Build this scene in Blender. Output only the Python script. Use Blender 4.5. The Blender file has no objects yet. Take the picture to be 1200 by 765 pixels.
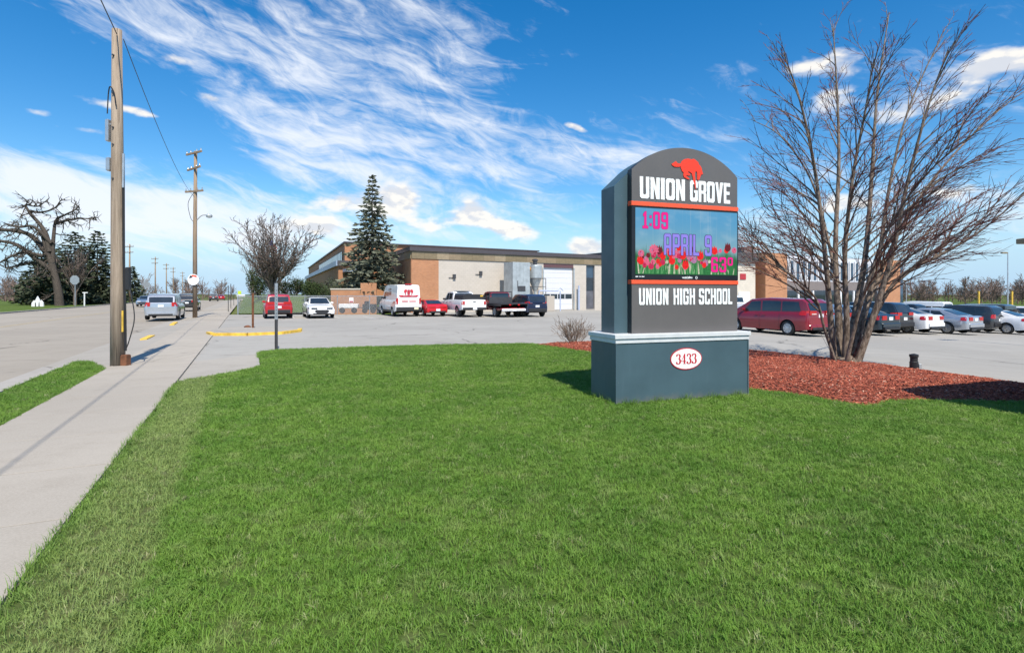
import bpy, bmesh, math, random
from mathutils import Vector, Matrix
random.seed(7)
R = math.radians
scn = bpy.context.scene
col = scn.collection
# ------------------------------------------------------------------ camera
F = 650.0            # focal length in pixels of a 1200 px wide picture
HZ = 344.0           # horizon row
H = 1.7              # eye height
cd = bpy.data.cameras.new('camera'); cam = bpy.data.objects.new('camera', cd); col.objects.link(cam)
cam.location = (0, 0, H); cam.rotation_euler = (R(90), 0, 0)
cd.sensor_width = 36; cd.lens = 36 * F / 1200; cd.shift_y = (HZ - 382.5) / 1200
cd.clip_start = 0.1; cd.clip_end = 9000
scn.camera = cam
scn.view_settings.view_transform = 'Standard'; scn.view_settings.look = 'None'
scn.view_settings.exposure = 0.3; scn.view_settings.gamma = 1
scn.cycles.max_bounces = 5; scn.cycles.diffuse_bounces = 2; scn.cycles.glossy_bounces = 2; scn.cycles.transparent_max_bounces = 8
# ------------------------------------------------------------------ sun and sky
SE = R(54); SH = Vector((0.36, -0.933, 0)).normalized()
SUN = Vector((SH.x * math.cos(SE), SH.y * math.cos(SE), math.sin(SE)))
sl = bpy.data.lights.new('sun', 'SUN'); sl.energy = 4.8; sl.angle = R(0.5); sl.color = (1, 0.925, 0.81)
so = bpy.data.objects.new('sun', sl); col.objects.link(so)
so.rotation_euler = (-SUN).to_track_quat('-Z', 'Y').to_euler(); so.location = SUN * 60

class N:
    """tiny helper for node maths: N objects wrap an output socket"""
    def __init__(s, nt, sock): s.nt, s.s = nt, sock
    def op(s, o, *a, clamp=False):
        n = s.nt.nodes.new('ShaderNodeMath'); n.operation = o; n.use_clamp = clamp
        for i, v in enumerate((s,) + a):
            if isinstance(v, N): s.nt.links.new(v.s, n.inputs[i])
            else: n.inputs[i].default_value = v
        return N(s.nt, n.outputs[0])
    def __add__(s, o): return s.op('ADD', o)
    def __sub__(s, o): return s.op('SUBTRACT', o)
    def __mul__(s, o): return s.op('MULTIPLY', o)
    def __truediv__(s, o): return s.op('DIVIDE', o)
    def sstep(s, a, b, lo=0.0, hi=1.0):
        n = s.nt.nodes.new('ShaderNodeMapRange'); n.interpolation_type = 'SMOOTHSTEP'
        s.nt.links.new(s.s, n.inputs[0])
        for i, v in zip((1, 2, 3, 4), (a, b, lo, hi)): n.inputs[i].default_value = v
        return N(s.nt, n.outputs[0])
def combine(nt, x, y, z):
    n = nt.nodes.new('ShaderNodeCombineXYZ')
    for i, v in enumerate((x, y, z)):
        if isinstance(v, N): nt.links.new(v.s, n.inputs[i])
        else: n.inputs[i].default_value = v
    return n.outputs[0]
def noise(nt, vec, scale, detail=4, rough=.5, dist=0, lac=2.0):
    n = nt.nodes.new('ShaderNodeTexNoise'); nt.links.new(vec, n.inputs['Vector'])
    n.inputs['Scale'].default_value = scale; n.inputs['Detail'].default_value = detail
    n.inputs['Roughness'].default_value = rough; n.inputs['Distortion'].default_value = dist
    n.inputs['Lacunarity'].default_value = lac
    return N(nt, n.outputs[0])
def mix(nt, f, a, b, mode='MIX'):
    n = nt.nodes.new('ShaderNodeMix'); n.data_type = 'RGBA'; n.blend_type = mode
    for sock, v in ((n.inputs[0], f), (n.inputs[6], a), (n.inputs[7], b)):
        if isinstance(v, N): nt.links.new(v.s, sock)
        elif isinstance(v, bpy.types.NodeSocket): nt.links.new(v, sock)
        elif isinstance(v, (int, float)): sock.default_value = v
        else: sock.default_value = (*v, 1)
    return n.outputs[2]

w = bpy.data.worlds.new('World'); scn.world = w; w.use_nodes = True
w.cycles.sampling_method = 'MANUAL'; w.cycles.sample_map_resolution = 256
nt = w.node_tree; nt.nodes.clear()
out = nt.nodes.new('ShaderNodeOutputWorld'); bg = nt.nodes.new('ShaderNodeBackground')
nt.links.new(bg.outputs[0], out.inputs[0])
SKY = 0.12
bg.inputs[1].default_value = SKY
tc = nt.nodes.new('ShaderNodeTexCoord'); sep = nt.nodes.new('ShaderNodeSeparateXYZ')
nt.links.new(tc.outputs['Generated'], sep.inputs[0])
dx, dy, dz = (N(nt, sep.outputs[i]) for i in range(3))
sky = nt.nodes.new('ShaderNodeTexSky'); sky.sky_type = 'NISHITA'; sky.sun_disc = False
sky.sun_elevation = SE; sky.sun_rotation = math.atan2(SH.x, SH.y)
sky.air_density = 1.0; sky.dust_density = 0.4; sky.ozone_density = 2.2
nt.links.new(combine(nt, dx, dy, dz.op('MAXIMUM', 0.012)), sky.inputs[0])
hs = nt.nodes.new('ShaderNodeHueSaturation'); hs.inputs['Saturation'].default_value = 1.45
hs.inputs['Value'].default_value = 1.12
nt.links.new(sky.outputs[0], hs.inputs['Color'])
az = dx.op('ARCTAN2', dy); el = dz.op('ARCSINE')
ae = combine(nt, az, el, 0.0)
def blobs(lst):
    """cloud banks, each at a compass bearing and height above the horizon (angles): sum of soft ellipses"""
    acc = None
    for px, py, rx, ry, rot, amt in lst:
        t, e = (px - 600) / F, (HZ - py) / F
        m = nt.nodes.new('ShaderNodeMapping'); m.vector_type = 'TEXTURE'; nt.links.new(ae, m.inputs[0])
        m.inputs['Location'].default_value = (math.atan(t), math.atan(e / math.hypot(1, t)), 0); m.inputs['Rotation'].default_value = (0, 0, rot); m.inputs['Scale'].default_value = (rx, ry, 1)
        d = nt.nodes.new('ShaderNodeVectorMath'); d.operation = 'DOT_PRODUCT'; nt.links.new(m.outputs[0], d.inputs[0]); nt.links.new(m.outputs[0], d.inputs[1])
        p = nt.nodes.new('ShaderNodeMath'); p.operation = 'POWER'; p.inputs[0].default_value = .36788; nt.links.new(d.outputs['Value'], p.inputs[1])
        q = nt.nodes.new('ShaderNodeMath'); q.operation = 'MULTIPLY_ADD'; nt.links.new(p.outputs[0], q.inputs[0]); q.inputs[1].default_value = amt
        if acc: nt.links.new(acc, q.inputs[2])
        else: q.inputs[2].default_value = 0
        acc = q.outputs[0]
    return N(nt, acc)
# cirrus: long fibres, drawn out along a slanting wind direction
def streak(th, seed, su_, sv_, sc, det=7, rough=.6, dist=.5):
    c, s = math.cos(th), math.sin(th)
    u, v = az * c + el * s, el * c - az * s
    wv_ = noise(nt, combine(nt, u * 1.5, v * 3.0, seed + 4.2), 2.4, 3)
    return noise(nt, combine(nt, u * su_ + wv_ * .35, v * sv_ + wv_ * .9, seed), sc, det, rough, dist)
f1 = streak(R(-14), .3, 1.5, 7.5, 3.4)
f2 = streak(R(-24), 5.1, 3.0, 8.0, 5.0, 6, .65, .8)
big = noise(nt, combine(nt, az * 1.2 + el * .3, el * 2.6 + az * .5, 7.7), 2.6, 4, .55, .4)
bank = blobs([(130, 8, .34, .05, R(-6), .13),
    (430, 58, .30, .075, R(-10), .27),
    (300, 100, .20, .05, R(-24), .13),
    (570, 168, .24, .045, R(-9), .36),
    (470, 10, .08, .02, R(-10), .25),
    (330, 150, .20, .05, R(-24), .22),
    (420, 205, .30, .04, R(-6), .26),
    (60, 215, .36, .042, R(-6), .36),
    (250, 265, .35, .05, R(-3), .30),
    (80, 270, .3, .05, 0, .16),
    (640, 235, .1, .03, R(-15), .1),
    (1010, 160, .20, .08, R(4), .10),
    (1100, 250, .25, .05, R(2), .20),
    (850, 110, .05, .11, R(-12), .10),
    (730, 190, .12, .03, R(-6), .16),
    (60, 105, .22, .06, R(-4), -.40),
    (210, 165, .10, .035, R(-20), -.16),
    (790, 40, .24, .14, 0, -.22),
    (640, 110, .05, .03, 0, -.2),
    (330, 300, .5, .02, 0, -.1)])
cir = (f1 * .66 + f2 * .38 + bank * .55).sstep(.52, .85)
cir = cir * dz.sstep(0.0, .06, .3, 1)
# fair-weather cumulus low over the horizon
def cumn(de): return noise(nt, combine(nt, az * 1.0, (el + de) * 1.8, 1.7), 15.0, 6, .52, .15)
cn = cumn(0.0)
puf = blobs([(600, 268, .055, .018, R(-12), .36),
    (555, 250, .04, .026, 0, .34),
    (475, 232, .04, .032, 0, .36),
    (400, 237, .08, .024, 0, .36),
    (510, 262, .05, .02, 0, .2),
    (370, 268, .07, .018, 0, .26),
    (695, 290, .04, .018, 0, .34),
    (1185, 72, .045, .014, 0, .30),
    (985, 95, .05, .036, R(8), .20),
    (1115, 108, .09, .026, R(6), .17),
    (1050, 130, .10, .022, 0, .15),
    (155, 129, .05, .007, R(-6), .26),
    (42, 131, .02, .006, 0, .22),
    (110, 155, .03, .006, 0, .18),
    (1010, 235, .2, .02, 0, .18),
    (675, 150, .028, .007, R(-20), .28),
    (950, 75, .05, .02, 0, .2),
    (212, 72, .04, .012, 0, .25),
    (245, 115, .025, .008, R(-8), .25)])
cum = (cn * .75 + puf * 1.15).sstep(.53, .72)
cwhite = mix(nt, ((cn - cumn(.012)) * 5 + .5).sstep(.2, .8), (5.2, 5.4, 5.8), (7.3, 7.0, 6.5))
base = mix(nt, dz.sstep(0.0, .17, .88, 0), hs.outputs[0], (3.0, 4.75, 6.7))
skyc = mix(nt, cir * .90, base, (6.5, 6.8, 7.3))
skyc = mix(nt, cum * .94, skyc, cwhite)
nt.links.new(skyc, bg.inputs[0])

# ------------------------------------------------------------------ ground frame
VX = 288.0                                   # vanishing column of the street
_t = (VX - 600) / F; _l = math.hypot(1, _t)
D = Vector((_t / _l, 1 / _l)); NR = Vector((D.y, -D.x))   # along the street, to its right
def uv(u, v): p = D * u + NR * v; return (p.x, p.y)
def to_uv(x, y): return (x * D.x + y * D.y, x * NR.x + y * NR.y)
def gz(x, y):
    z = -0.03 * (min(max(x, 6), 46) - 6)
    u = x * D.x + y * D.y
    z -= 0.02 * (min(max(u, 170), 600) - 170)
    return z
def gp(px, py):
    """picture point on the level ground -> plan position"""
    Y = F * H / (py - HZ); return ((px - 600) / F * Y, Y)
def at(px, py, Y): return Vector(((px - 600) / F * Y, Y, H - (py - HZ) / F * Y))

# ------------------------------------------------------------------ materials
M = {}
def newmat(name):
    m = bpy.data.materials.new(name); m.use_nodes = True
    nt = m.node_tree; b = nt.nodes['Principled BSDF']; M[name] = m
    return m, nt, b
def pos(nt, obj=False):
    if obj:
        t = nt.nodes.new('ShaderNodeTexCoord'); return t.outputs['Object']
    return nt.nodes.new('ShaderNodeNewGeometry').outputs['Position']
def bump(nt, b, h, strength=.3, dist=.01):
    n = nt.nodes.new('ShaderNodeBump'); n.inputs['Strength'].default_value = strength; n.inputs['Distance'].default_value = dist
    nt.links.new(h.s, n.inputs['Height']); nt.links.new(n.outputs[0], b.inputs['Normal'])
def pm(name, c, rough=.6, metal=0, var=.12, scale=6, coat=0, bmp=0, emit=None, spec=None):
    """plain procedural material: a base colour with soft mottling"""
    m, nt, b = newmat(name)
    p = pos(nt, True)
    n = noise(nt, p, scale, 6, .6)
    lo = [v * (1 - var) for v in c]; hi = [min(1, v * (1 + var)) for v in c]
    k = mix(nt, n.sstep(.3, .7), lo, hi)
    nt.links.new(k, b.inputs['Base Color'])
    b.inputs['Roughness'].default_value = rough; b.inputs['Metallic'].default_value = metal
    if coat: b.inputs['Coat Weight'].default_value = coat; b.inputs['Coat Roughness'].default_value = .05
    if spec is not None: b.inputs['Specular IOR Level'].default_value = spec
    if bmp: bump(nt, b, noise(nt, p, scale * 6, 5, .6), bmp, .01)
    if emit: nt.links.new(k, b.inputs['Emission Color']); b.inputs['Emission Strength'].default_value = emit
    return m
def asphalt(name, c, crack=.6, tint=(.9, .88, .84)):
    m, nt, b = newmat(name); p = pos(nt)
    big = noise(nt, p, .16, 5, .6); mid = noise(nt, p, 1.3, 6, .65); fine = noise(nt, p, 55, 3, .7)
    k = mix(nt, big.sstep(.3, .7), [v * .86 for v in c], [v * 1.08 for v in c])
    k = mix(nt, mid.sstep(.42, .8) * .6, k, [v * .78 * t for v, t in zip(c, tint)])
    k = mix(nt, fine.sstep(.35, .7) * .35, k, [min(1, v * 1.35) for v in c])
    vo = nt.nodes.new('ShaderNodeTexVoronoi'); vo.feature = 'DISTANCE_TO_EDGE'; vo.inputs['Scale'].default_value = .17
    w_ = noise(nt, p, .9, 4); sp = nt.nodes.new('ShaderNodeVectorMath'); sp.operation = 'ADD'
    nt.links.new(p, sp.inputs[0]); nt.links.new(combine(nt, w_ * 1.2, w_ * -.9, 0.0), sp.inputs[1]); nt.links.new(sp.outputs[0], vo.inputs['Vector'])
    cr = N(nt, vo.outputs[0]).sstep(.001, .008, 1, 0) * noise(nt, p, .35, 2).sstep(.45, .6) * crack
    st = nt.nodes.new('ShaderNodeTexVoronoi'); st.inputs['Scale'].default_value = .8; nt.links.new(p, st.inputs['Vector'])
    k = mix(nt, N(nt, st.outputs['Distance']).sstep(.05, .16, .5, 0) * noise(nt, p, .5, 3).sstep(.5, .62), k, [v * .5 for v in c])
    k = mix(nt, cr, k, [v * .38 for v in c])
    nt.links.new(k, b.inputs['Base Color']); b.inputs['Roughness'].default_value = .9; b.inputs['Specular IOR Level'].default_value = .25
    bump(nt, b, fine, .35, .006)
    return m
asphalt('lot_asphalt', (.335, .32, .288), 1.0)
asphalt('road_concrete', (.325, .29, .24), .8)
asphalt('old_concrete', (.375, .338, .285), .4)
asphalt('apron_concrete', (.35, .322, .278), .7)
asphalt('kerb_concrete', (.37, .345, .31), .1)
pm('worn_white', (.56, .55, .53), .85, var=.15)
pm('worn_yellow', (.44, .35, .20), .85, var=.15)
pm('joint', (.17, .15, .125), .95, bmp=.3)
def grassmat(name, a, bb, dry, soil=False):
    m, nt, b = newmat(name); p = pos(nt)
    big = noise(nt, p, .9, 3, .65); mid = noise(nt, p, 3.0, 3, .65)
    k = mix(nt, big.sstep(.35, .68), a, bb)
    k = mix(nt, mid.sstep(.5, .78) * .55, k, dry)
    # a paler, drier strip next to the pavement
    sepn = nt.nodes.new('ShaderNodeSeparateXYZ'); nt.links.new(p, sepn.inputs[0])
    v = N(nt, sepn.outputs[0]) * NR.x + N(nt, sepn.outputs[1]) * NR.y
    wob = mid
    strip = (v + wob * .5).sstep(-.40, -.22, 1, 0) * v.sstep(-1.25, -1.0)
    k = mix(nt, strip * .52, k, dry)
    if not soil:
        oi = nt.nodes.new('ShaderNodeObjectInfo'); rnd = N(nt, oi.outputs['Random'])
        k = mix(nt, rnd.sstep(.0, 1.0) * .35, k, (.20, .27, .075)); k = mix(nt, rnd.sstep(.955, .995) * .6, k, (.50, .47, .27))
        b.inputs['Subsurface Weight'].default_value = 0
    nt.links.new(k, b.inputs['Base Color']); b.inputs['Roughness'].default_value = .6 if not soil else .95
    b.inputs['Specular IOR Level'].default_value = .3 if not soil else .1
    if soil: bump(nt, b, noise(nt, p, 40, 4, .7), .6, .02)
    else:
        tr = nt.nodes.new('ShaderNodeBsdfTranslucent'); nt.links.new(k, tr.inputs[0])
        ms = nt.nodes.new('ShaderNodeMixShader'); ms.inputs[0].default_value = .28
        nt.links.new(b.outputs[0], ms.inputs[1]); nt.links.new(tr.outputs[0], ms.inputs[2])
        nt.links.new(ms.outputs[0], nt.nodes['Material Output'].inputs[0])
    return m
grassmat('lawn_soil', (.060, .100, .022), (.075, .115, .026), (.13, .13, .06), True)
grassmat('grass_blade', (.122, .262, .030), (.195, .345, .048), (.38, .43, .17))
grassmat('far_grass', (.075, .125, .022), (.10, .14, .03), (.17, .16, .07), True)
def brickmat(name, c1, c2, mortar, sx=.22, sy=.075, var=.3):
    m, nt, b = newmat(name); t = nt.nodes.new('ShaderNodeTexCoord')
    br = nt.nodes.new('ShaderNodeTexBrick'); nt.links.new(t.outputs['UV'], br.inputs['Vector'])
    br.inputs['Scale'].default_value = 1; br.inputs['Brick Width'].default_value = sx; br.inputs['Row Height'].default_value = sy
    br.inputs['Mortar Size'].default_value = .006; br.inputs['Bias'].default_value = 0
    br.inputs['Color1'].default_value = (*c1, 1); br.inputs['Color2'].default_value = (*c2, 1); br.inputs['Mortar'].default_value = (*mortar, 1)
    n = noise(nt, pos(nt), .6, 6, .65)
    k = mix(nt, n.sstep(.35, .75) * var, br.outputs[0], [v * .55 for v in c1])
    nt.links.new(k, b.inputs['Base Color']); b.inputs['Roughness'].default_value = .85
    bump(nt, b, N(nt, br.outputs[1]) * -1.0, .4, .008)
    return m
brickmat('brick', (.52, .225, .095), (.42, .175, .075), (.46, .35, .26))
brickmat('dark_brick', (.30, .125, .06), (.25, .10, .05), (.3, .22, .16))
brickmat('block', (.57, .515, .445), (.53, .48, .41), (.40, .36, .31), .40, .20, .16)
brickmat('pale_stone', (.66, .60, .50), (.60, .55, .46), (.45, .4, .34), .6, .3, .2)
pm('fascia_a', (.21, .165, .095), .5); pm('fascia_b', (.31, .245, .155), .5); pm('fascia_c', (.255, .195, .12), .5)
pm('cap_metal', (.075, .065, .07), .45); pm('roof_dark', (.08, .08, .085), .9)
pm('blue_fascia', (.30, .38, .50), .4); pm('door_white', (.66, .67, .69), .45, var=.04); pm('maroon', (.12, .06, .065), .6)
pm('steel_grey', (.42, .46, .47), .45, .3, var=.15, scale=2); pm('galv', (.50, .53, .55), .4, .7); pm('dark_steel', (.07, .07, .075), .5, .3)
pm('orange_duct', (.45, .22, .05), .6); pm('pale_blue_post', (.42, .48, .62), .5)
pm('curtain_wall', (.62, .64, .68), .5); pm('spandrel', (.20, .17, .16), .7); pm('frame_dark', (.05, .05, .055), .5)
pm('white_paint', (.80, .80, .79), .4, var=.04); pm('yellow_paint', (.72, .46, .06), .75, var=.25, scale=4)
def glassmat(name, c, rough=.04):
    m, nt, b = newmat(name); p = pos(nt, True)
    k = mix(nt, noise(nt, p, 1.5, 3).sstep(.3, .7), [v * .7 for v in c], c)
    nt.links.new(k, b.inputs['Base Color']); b.inputs['Roughness'].default_value = rough; b.inputs['Specular IOR Level'].default_value = .8
    return m
glassmat('glass', (.025, .035, .045)); glassmat('blue_glass', (.05, .09, .14)); glassmat('door_glass', (.13, .13, .15), .15)
def woodmat(name, c, c2):
    m, nt, b = newmat(name); t = nt.nodes.new('ShaderNodeTexCoord'); mp = nt.nodes.new('ShaderNodeMapping')
    nt.links.new(t.outputs['Object'], mp.inputs[0]); mp.inputs['Scale'].default_value = (14, 14, .55)
    g = noise(nt, mp.outputs[0], 1.6, 8, .65, .5); sp = noise(nt, t.outputs['Object'], 2.2, 5, .6)
    mp2 = nt.nodes.new('ShaderNodeMapping'); nt.links.new(t.outputs['Object'], mp2.inputs[0]); mp2.inputs['Scale'].default_value = (30, 30, .8)
    ck = noise(nt, mp2.outputs[0], 1.5, 3, .5).sstep(.62, .70)
    k = mix(nt, g.sstep(.3, .7), c, c2); k = mix(nt, sp.sstep(.5, .75) * .35, k, [v * .6 for v in c]); k = mix(nt, ck * .75, k, (.04, .03, .022))
    nt.links.new(k, b.inputs['Base Color']); b.inputs['Roughness'].default_value = .85; bump(nt, b, g, .6, .02)
    return m
woodmat('pole_wood', (.40, .32, .24), (.23, .175, .125))
woodmat('pole_wood_far', (.34, .25, .17), (.24, .17, .11))
def barkmat(name, c, c2, sc=3):
    m, nt, b = newmat(name); t = nt.nodes.new('ShaderNodeTexCoord'); mp = nt.nodes.new('ShaderNodeMapping')
    nt.links.new(t.outputs['Object'], mp.inputs[0]); mp.inputs['Scale'].default_value = (sc * 3, sc * 3, sc)
    g = noise(nt, mp.outputs[0], 2, 7, .65, .4)
    k = mix(nt, g.sstep(.35, .68), c, c2); nt.links.new(k, b.inputs['Base Color']); b.inputs['Roughness'].default_value = .9; b.inputs['Specular IOR Level'].default_value = .08
    bump(nt, b, g, .7, .02); return m
barkmat('bark_grey', (.09, .068, .052), (.31, .25, .20)); barkmat('twig', (.12, .052, .044), (.22, .105, .09)); barkmat('bark_dark', (.05, .042, .036), (.13, .11, .09))
barkmat('bark_far', (.13, .10, .085), (.22, .18, .155)); barkmat('dry_stem', (.17, .12, .085), (.30, .23, .17))
def leafmat(name, c, c2, c3):
    m, nt, b = newmat(name); p = pos(nt, True)
    k = mix(nt, noise(nt, p, 1.1, 4).sstep(.35, .7), c, c2); k = mix(nt, noise(nt, p, 6, 4).sstep(.5, .75) * .6, k, c3)
    nt.links.new(k, b.inputs['Base Color']); b.inputs['Roughness'].default_value = .75; b.inputs['Specular IOR Level'].default_value = .2
leafmat('spruce', (.11, .125, .085), (.16, .17, .12), (.27, .26, .18))
leafmat('dark_conifer', (.05, .068, .040), (.08, .095, .055), (.14, .14, .08))
leafmat('shrub_green', (.025, .045, .014), (.045, .065, .02), (.08, .09, .03))
# ------------------------------------------------------------------ geometry helpers
class MB:
    def __init__(s): s.v, s.f, s.m, s.uv = [], [], [], None
    def add(s, vs, fs, mi=0):
        o = len(s.v); s.v += [tuple(v) for v in vs]; s.f += [tuple(i + o for i in f) for f in fs]; s.m += [mi] * len(fs); return s
    def box(s, c, d, rz=0, mi=0, mat=None, bev=0):
        x, y, z = d[0] / 2, d[1] / 2, d[2] / 2
        if bev:
            b = min(bev, x * .9, y * .9, z * .9)
            vs = []
            for zz, k in ((-z, b), (-z + b, 0), (z - b, 0), (z, b)):
                X, Y = x - k, y - k
                vs += [(-X, -Y, zz), (X, -Y, zz), (X, Y, zz), (-X, Y, zz)]
            fs = [(3, 2, 1, 0), (12, 13, 14, 15)] + [(4*l + i, 4*l + (i+1) % 4, 4*l + 4 + (i+1) % 4, 4*l + 4 + i) for l in range(3) for i in range(4)]
        else:
            vs = [(-x,-y,-z),(x,-y,-z),(x,y,-z),(-x,y,-z),(-x,-y,z),(x,-y,z),(x,y,z),(-x,y,z)]
            fs = [(3,2,1,0),(4,5,6,7),(0,1,5,4),(1,2,6,5),(2,3,7,6),(3,0,4,7)]
        m = mat or Matrix.Rotation(rz, 3, 'Z')
        return s.add([Vector(c) + m @ Vector(v) for v in vs], fs, mi)
    def tube(s, pts, rad, n=6, mi=0, cap=True):
        pts = [Vector(p) for p in pts]
        if not isinstance(rad, (list, tuple)): rad = [rad] * len(pts)
        o = len(s.v); t0 = (pts[1] - pts[0]).normalized()
        a = t0.orthogonal().normalized(); k = len(pts)
        for i, p in enumerate(pts):
            t = (pts[min(i + 1, k - 1)] - pts[max(i - 1, 0)])
            t = t.normalized() if t.length > 1e-9 else t0
            a = (a - t * a.dot(t)); a = a.normalized() if a.length > 1e-6 else t.orthogonal().normalized()
            b = t.cross(a)
            for j in range(n):
                q = 2 * math.pi * j / n
                s.v.append(tuple(p + (a * math.cos(q) + b * math.sin(q)) * rad[i]))
        for i in range(k - 1):
            for j in range(n):
                s.f.append((o + i*n + j, o + i*n + (j+1) % n, o + (i+1)*n + (j+1) % n, o + (i+1)*n + j)); s.m.append(mi)
        if cap:
            s.f.append(tuple(o + j for j in reversed(range(n)))); s.f.append(tuple(o + (k-1)*n + j for j in range(n))); s.m += [mi, mi]
        return s
    def lathe(s, prof, n=16, mi=0, axis='Z', c=(0, 0, 0)):
        o = len(s.v)
        for r, z in prof:
            for j in range(n):
                q = 2 * math.pi * j / n; x, y = r * math.cos(q), r * math.sin(q)
                p = (x, y, z) if axis == 'Z' else ((x, z, y) if axis == 'Y' else (z, x, y))
                s.v.append((p[0] + c[0], p[1] + c[1], p[2] + c[2]))
        for i in range(len(prof) - 1):
            for j in range(n):
                s.f.append((o + i*n + j, o + i*n + (j+1) % n, o + (i+1)*n + (j+1) % n, o + (i+1)*n + j)); s.m.append(mi)
        return s
    def prism(s, outline, y0, y1, mi=0):
        """outline in (x, z), extruded from y0 to y1"""
        n = len(outline); vs = [(x, y0, z) for x, z in outline] + [(x, y1, z) for x, z in outline]
        fs = [tuple(range(n)), tuple(reversed(range(n, 2*n)))] + [((i+1) % n, i, n + i, n + (i+1) % n) for i in range(n)]
        return s.add(vs, fs, mi)
    def grid(s, P, mi=0):
        o = len(s.v); a, b = len(P), len(P[0])
        for r in P: s.v += [tuple(p) for p in r]
        for i in range(a - 1):
            for j in range(b - 1):
                s.f.append((o + i*b + j, o + i*b + j + 1, o + (i+1)*b + j + 1, o + (i+1)*b + j)); s.m.append(mi)
        return s
    def mesh(s, name, mats, smooth=False, fix=False):
        me = bpy.data.meshes.new(name); me.from_pydata(s.v, [], s.f)
        for m in (mats if isinstance(mats, (list, tuple)) else [mats]): me.materials.append(M[m])
        if any(s.m): me.polygons.foreach_set('material_index', s.m)
        if smooth: me.polygons.foreach_set('use_smooth', [True] * len(s.f))
        if fix:
            bm = bmesh.new(); bm.from_mesh(me); bmesh.ops.recalc_face_normals(bm, faces=bm.faces); bm.to_mesh(me); bm.free()
        me.update(); return me
    def build(s, name, mats, parent=None, smooth=False, fix=True, **kw):
        return link(name, s.mesh(name, mats, smooth, fix), parent, **kw)
def link(name, me, parent=None, loc=None, rz=None, label=None, cat=None, group=None, kind=None):
    o = bpy.data.objects.new(name, me); col.objects.link(o)
    if parent: o.parent = parent
    if loc is not None: o.location = loc
    if rz is not None: o.rotation_euler = (0, 0, rz)
    for k, v in (('label', label), ('category', cat), ('group', group), ('kind', kind)):
        if v: o[k] = v
    return o
def thing(name, label, cat, loc=(0, 0, 0), rz=0, group=None):
    return link(name, None, None, loc, rz, label, cat, group)
def copy_tree(o, parent=None):
    c_ = o.copy(); col.objects.link(c_); c_.parent = parent
    for ch in list(o.children): copy_tree(ch, c_)
    return c_
def auto_smooth(o, ang=40):
    me = o.data; bm = bmesh.new(); bm.from_mesh(me)
    for f in bm.faces: f.smooth = True
    for e in bm.edges:
        if len(e.link_faces) == 2 and e.calc_face_angle(0) > R(ang): e.smooth = False
    bm.to_mesh(me); bm.free(); return o
CUTS = [((6, 0), (1, 0)), ((46, 0), (1, 0)), (uv(170, 0), tuple(D)), (uv(600, 0), tuple(D))]
def sheet(name, poly, dz, mat, parent=None, extra=None, kind='structure', hole=None, zf=None, thick=0, **kw):
    bm = bmesh.new(); vs = [bm.verts.new((x, y, 0)) for x, y in poly]; bm.faces.new(vs)
    for p, n in CUTS + (extra or []):
        g = bm.verts[:] + bm.edges[:] + bm.faces[:]
        bmesh.ops.bisect_plane(bm, geom=g, plane_co=(p[0], p[1], 0), plane_no=(n[0], n[1], 0))
    bmesh.ops.triangulate(bm, faces=bm.faces[:])
    for v in bm.verts: v.co.z = (zf(v.co.x, v.co.y) if zf else gz(v.co.x, v.co.y)) + dz
    bmesh.ops.recalc_face_normals(bm, faces=bm.faces)
    for f in bm.faces:
        if f.normal.z < 0: f.normal_flip()
    if thick:
        r = bmesh.ops.extrude_face_region(bm, geom=bm.faces[:])
        top = [e for e in r['geom'] if isinstance(e, bmesh.types.BMVert)]
        for v in top: v.co.z += thick
        bmesh.ops.recalc_face_normals(bm, faces=bm.faces)
    me = bpy.data.meshes.new(name); bm.to_mesh(me); bm.free(); me.materials.append(M[mat])
    return link(name, me, parent, kind=kind, **kw)
def wall_uv(me, ex=None):
    """metre-scaled UVs from the dominant direction of each face"""
    l = me.uv_layers.new(name='UVMap')
    for p in me.polygons:
        n = p.normal
        for li in p.loop_indices:
            c_ = me.vertices[me.loops[li].vertex_index].co
            if abs(n.z) > .7: l.data[li].uv = (c_.x, c_.y)
            else:
                t = Vector((-n.y, n.x, 0)).normalized(); l.data[li].uv = (c_.dot(t), c_.z)

# ------------------------------------------------------------------ the setting
sheet('ground', [(-4000, -60), (4000, -60), (4000, 6000), (-4000, 6000)], -.16, 'far_grass')
sheet('road', [uv(-12, -19.6), uv(-12, -4.25), uv(1200, -4.25), uv(1200, -19.6)], -.11, 'road_concrete')
# worn centre line
for a in (0, .22):
    sheet('road_marking', [uv(-12, -12.1 + a), uv(-12, -12.0 + a), uv(168, -12.0 + a), uv(168, -12.1 + a)], -.106, 'worn_yellow') if 'worn_yellow' in M else None
LAWN = [uv(-9, -1.22), gp(209, 446.7), gp(262, 437.8), gp(290, 432.5), (-5.93, 12.7), (-5.98, 13.3), (-7.2, 15.7), (-7.42, 16.3), (-7.1, 16.75), (-4.65, 17.8), (-2.2, 18.5), (.35, 18.9), (.75, 18.75),
        (2.28, 16.1), (3.2, 12.6), (4.2, 9.95), (4.79, 9.41), (5.34, 8.4), (5.55, 8.45), (6.06, 8.87), (6.84, 8.98), (8.39, 9.09), (10.0, 9.2), (10.9, 9.3), (11.3, 7), (11.4, -6), (2, -8)]
lawn = sheet('lawn', LAWN, -.012, 'lawn_soil')
VERGE = [uv(-9, -3.83), uv(-9, -2.86), uv(15.2, -2.86), uv(15.9, -3.05), uv(17.2, -3.55), uv(17.3, -3.83)]
verge = sheet('grass_verge', VERGE, -.012, 'lawn_soil')
BED_TOP = [(.5, 18.85), (1.5, 19.0), (2.9, 19.0), (5.3, 18.1), (7.1, 16.6), (9.0, 14.0), (9.9, 11.9), (10.5, 10.4), (10.95, 9.35)]
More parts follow.
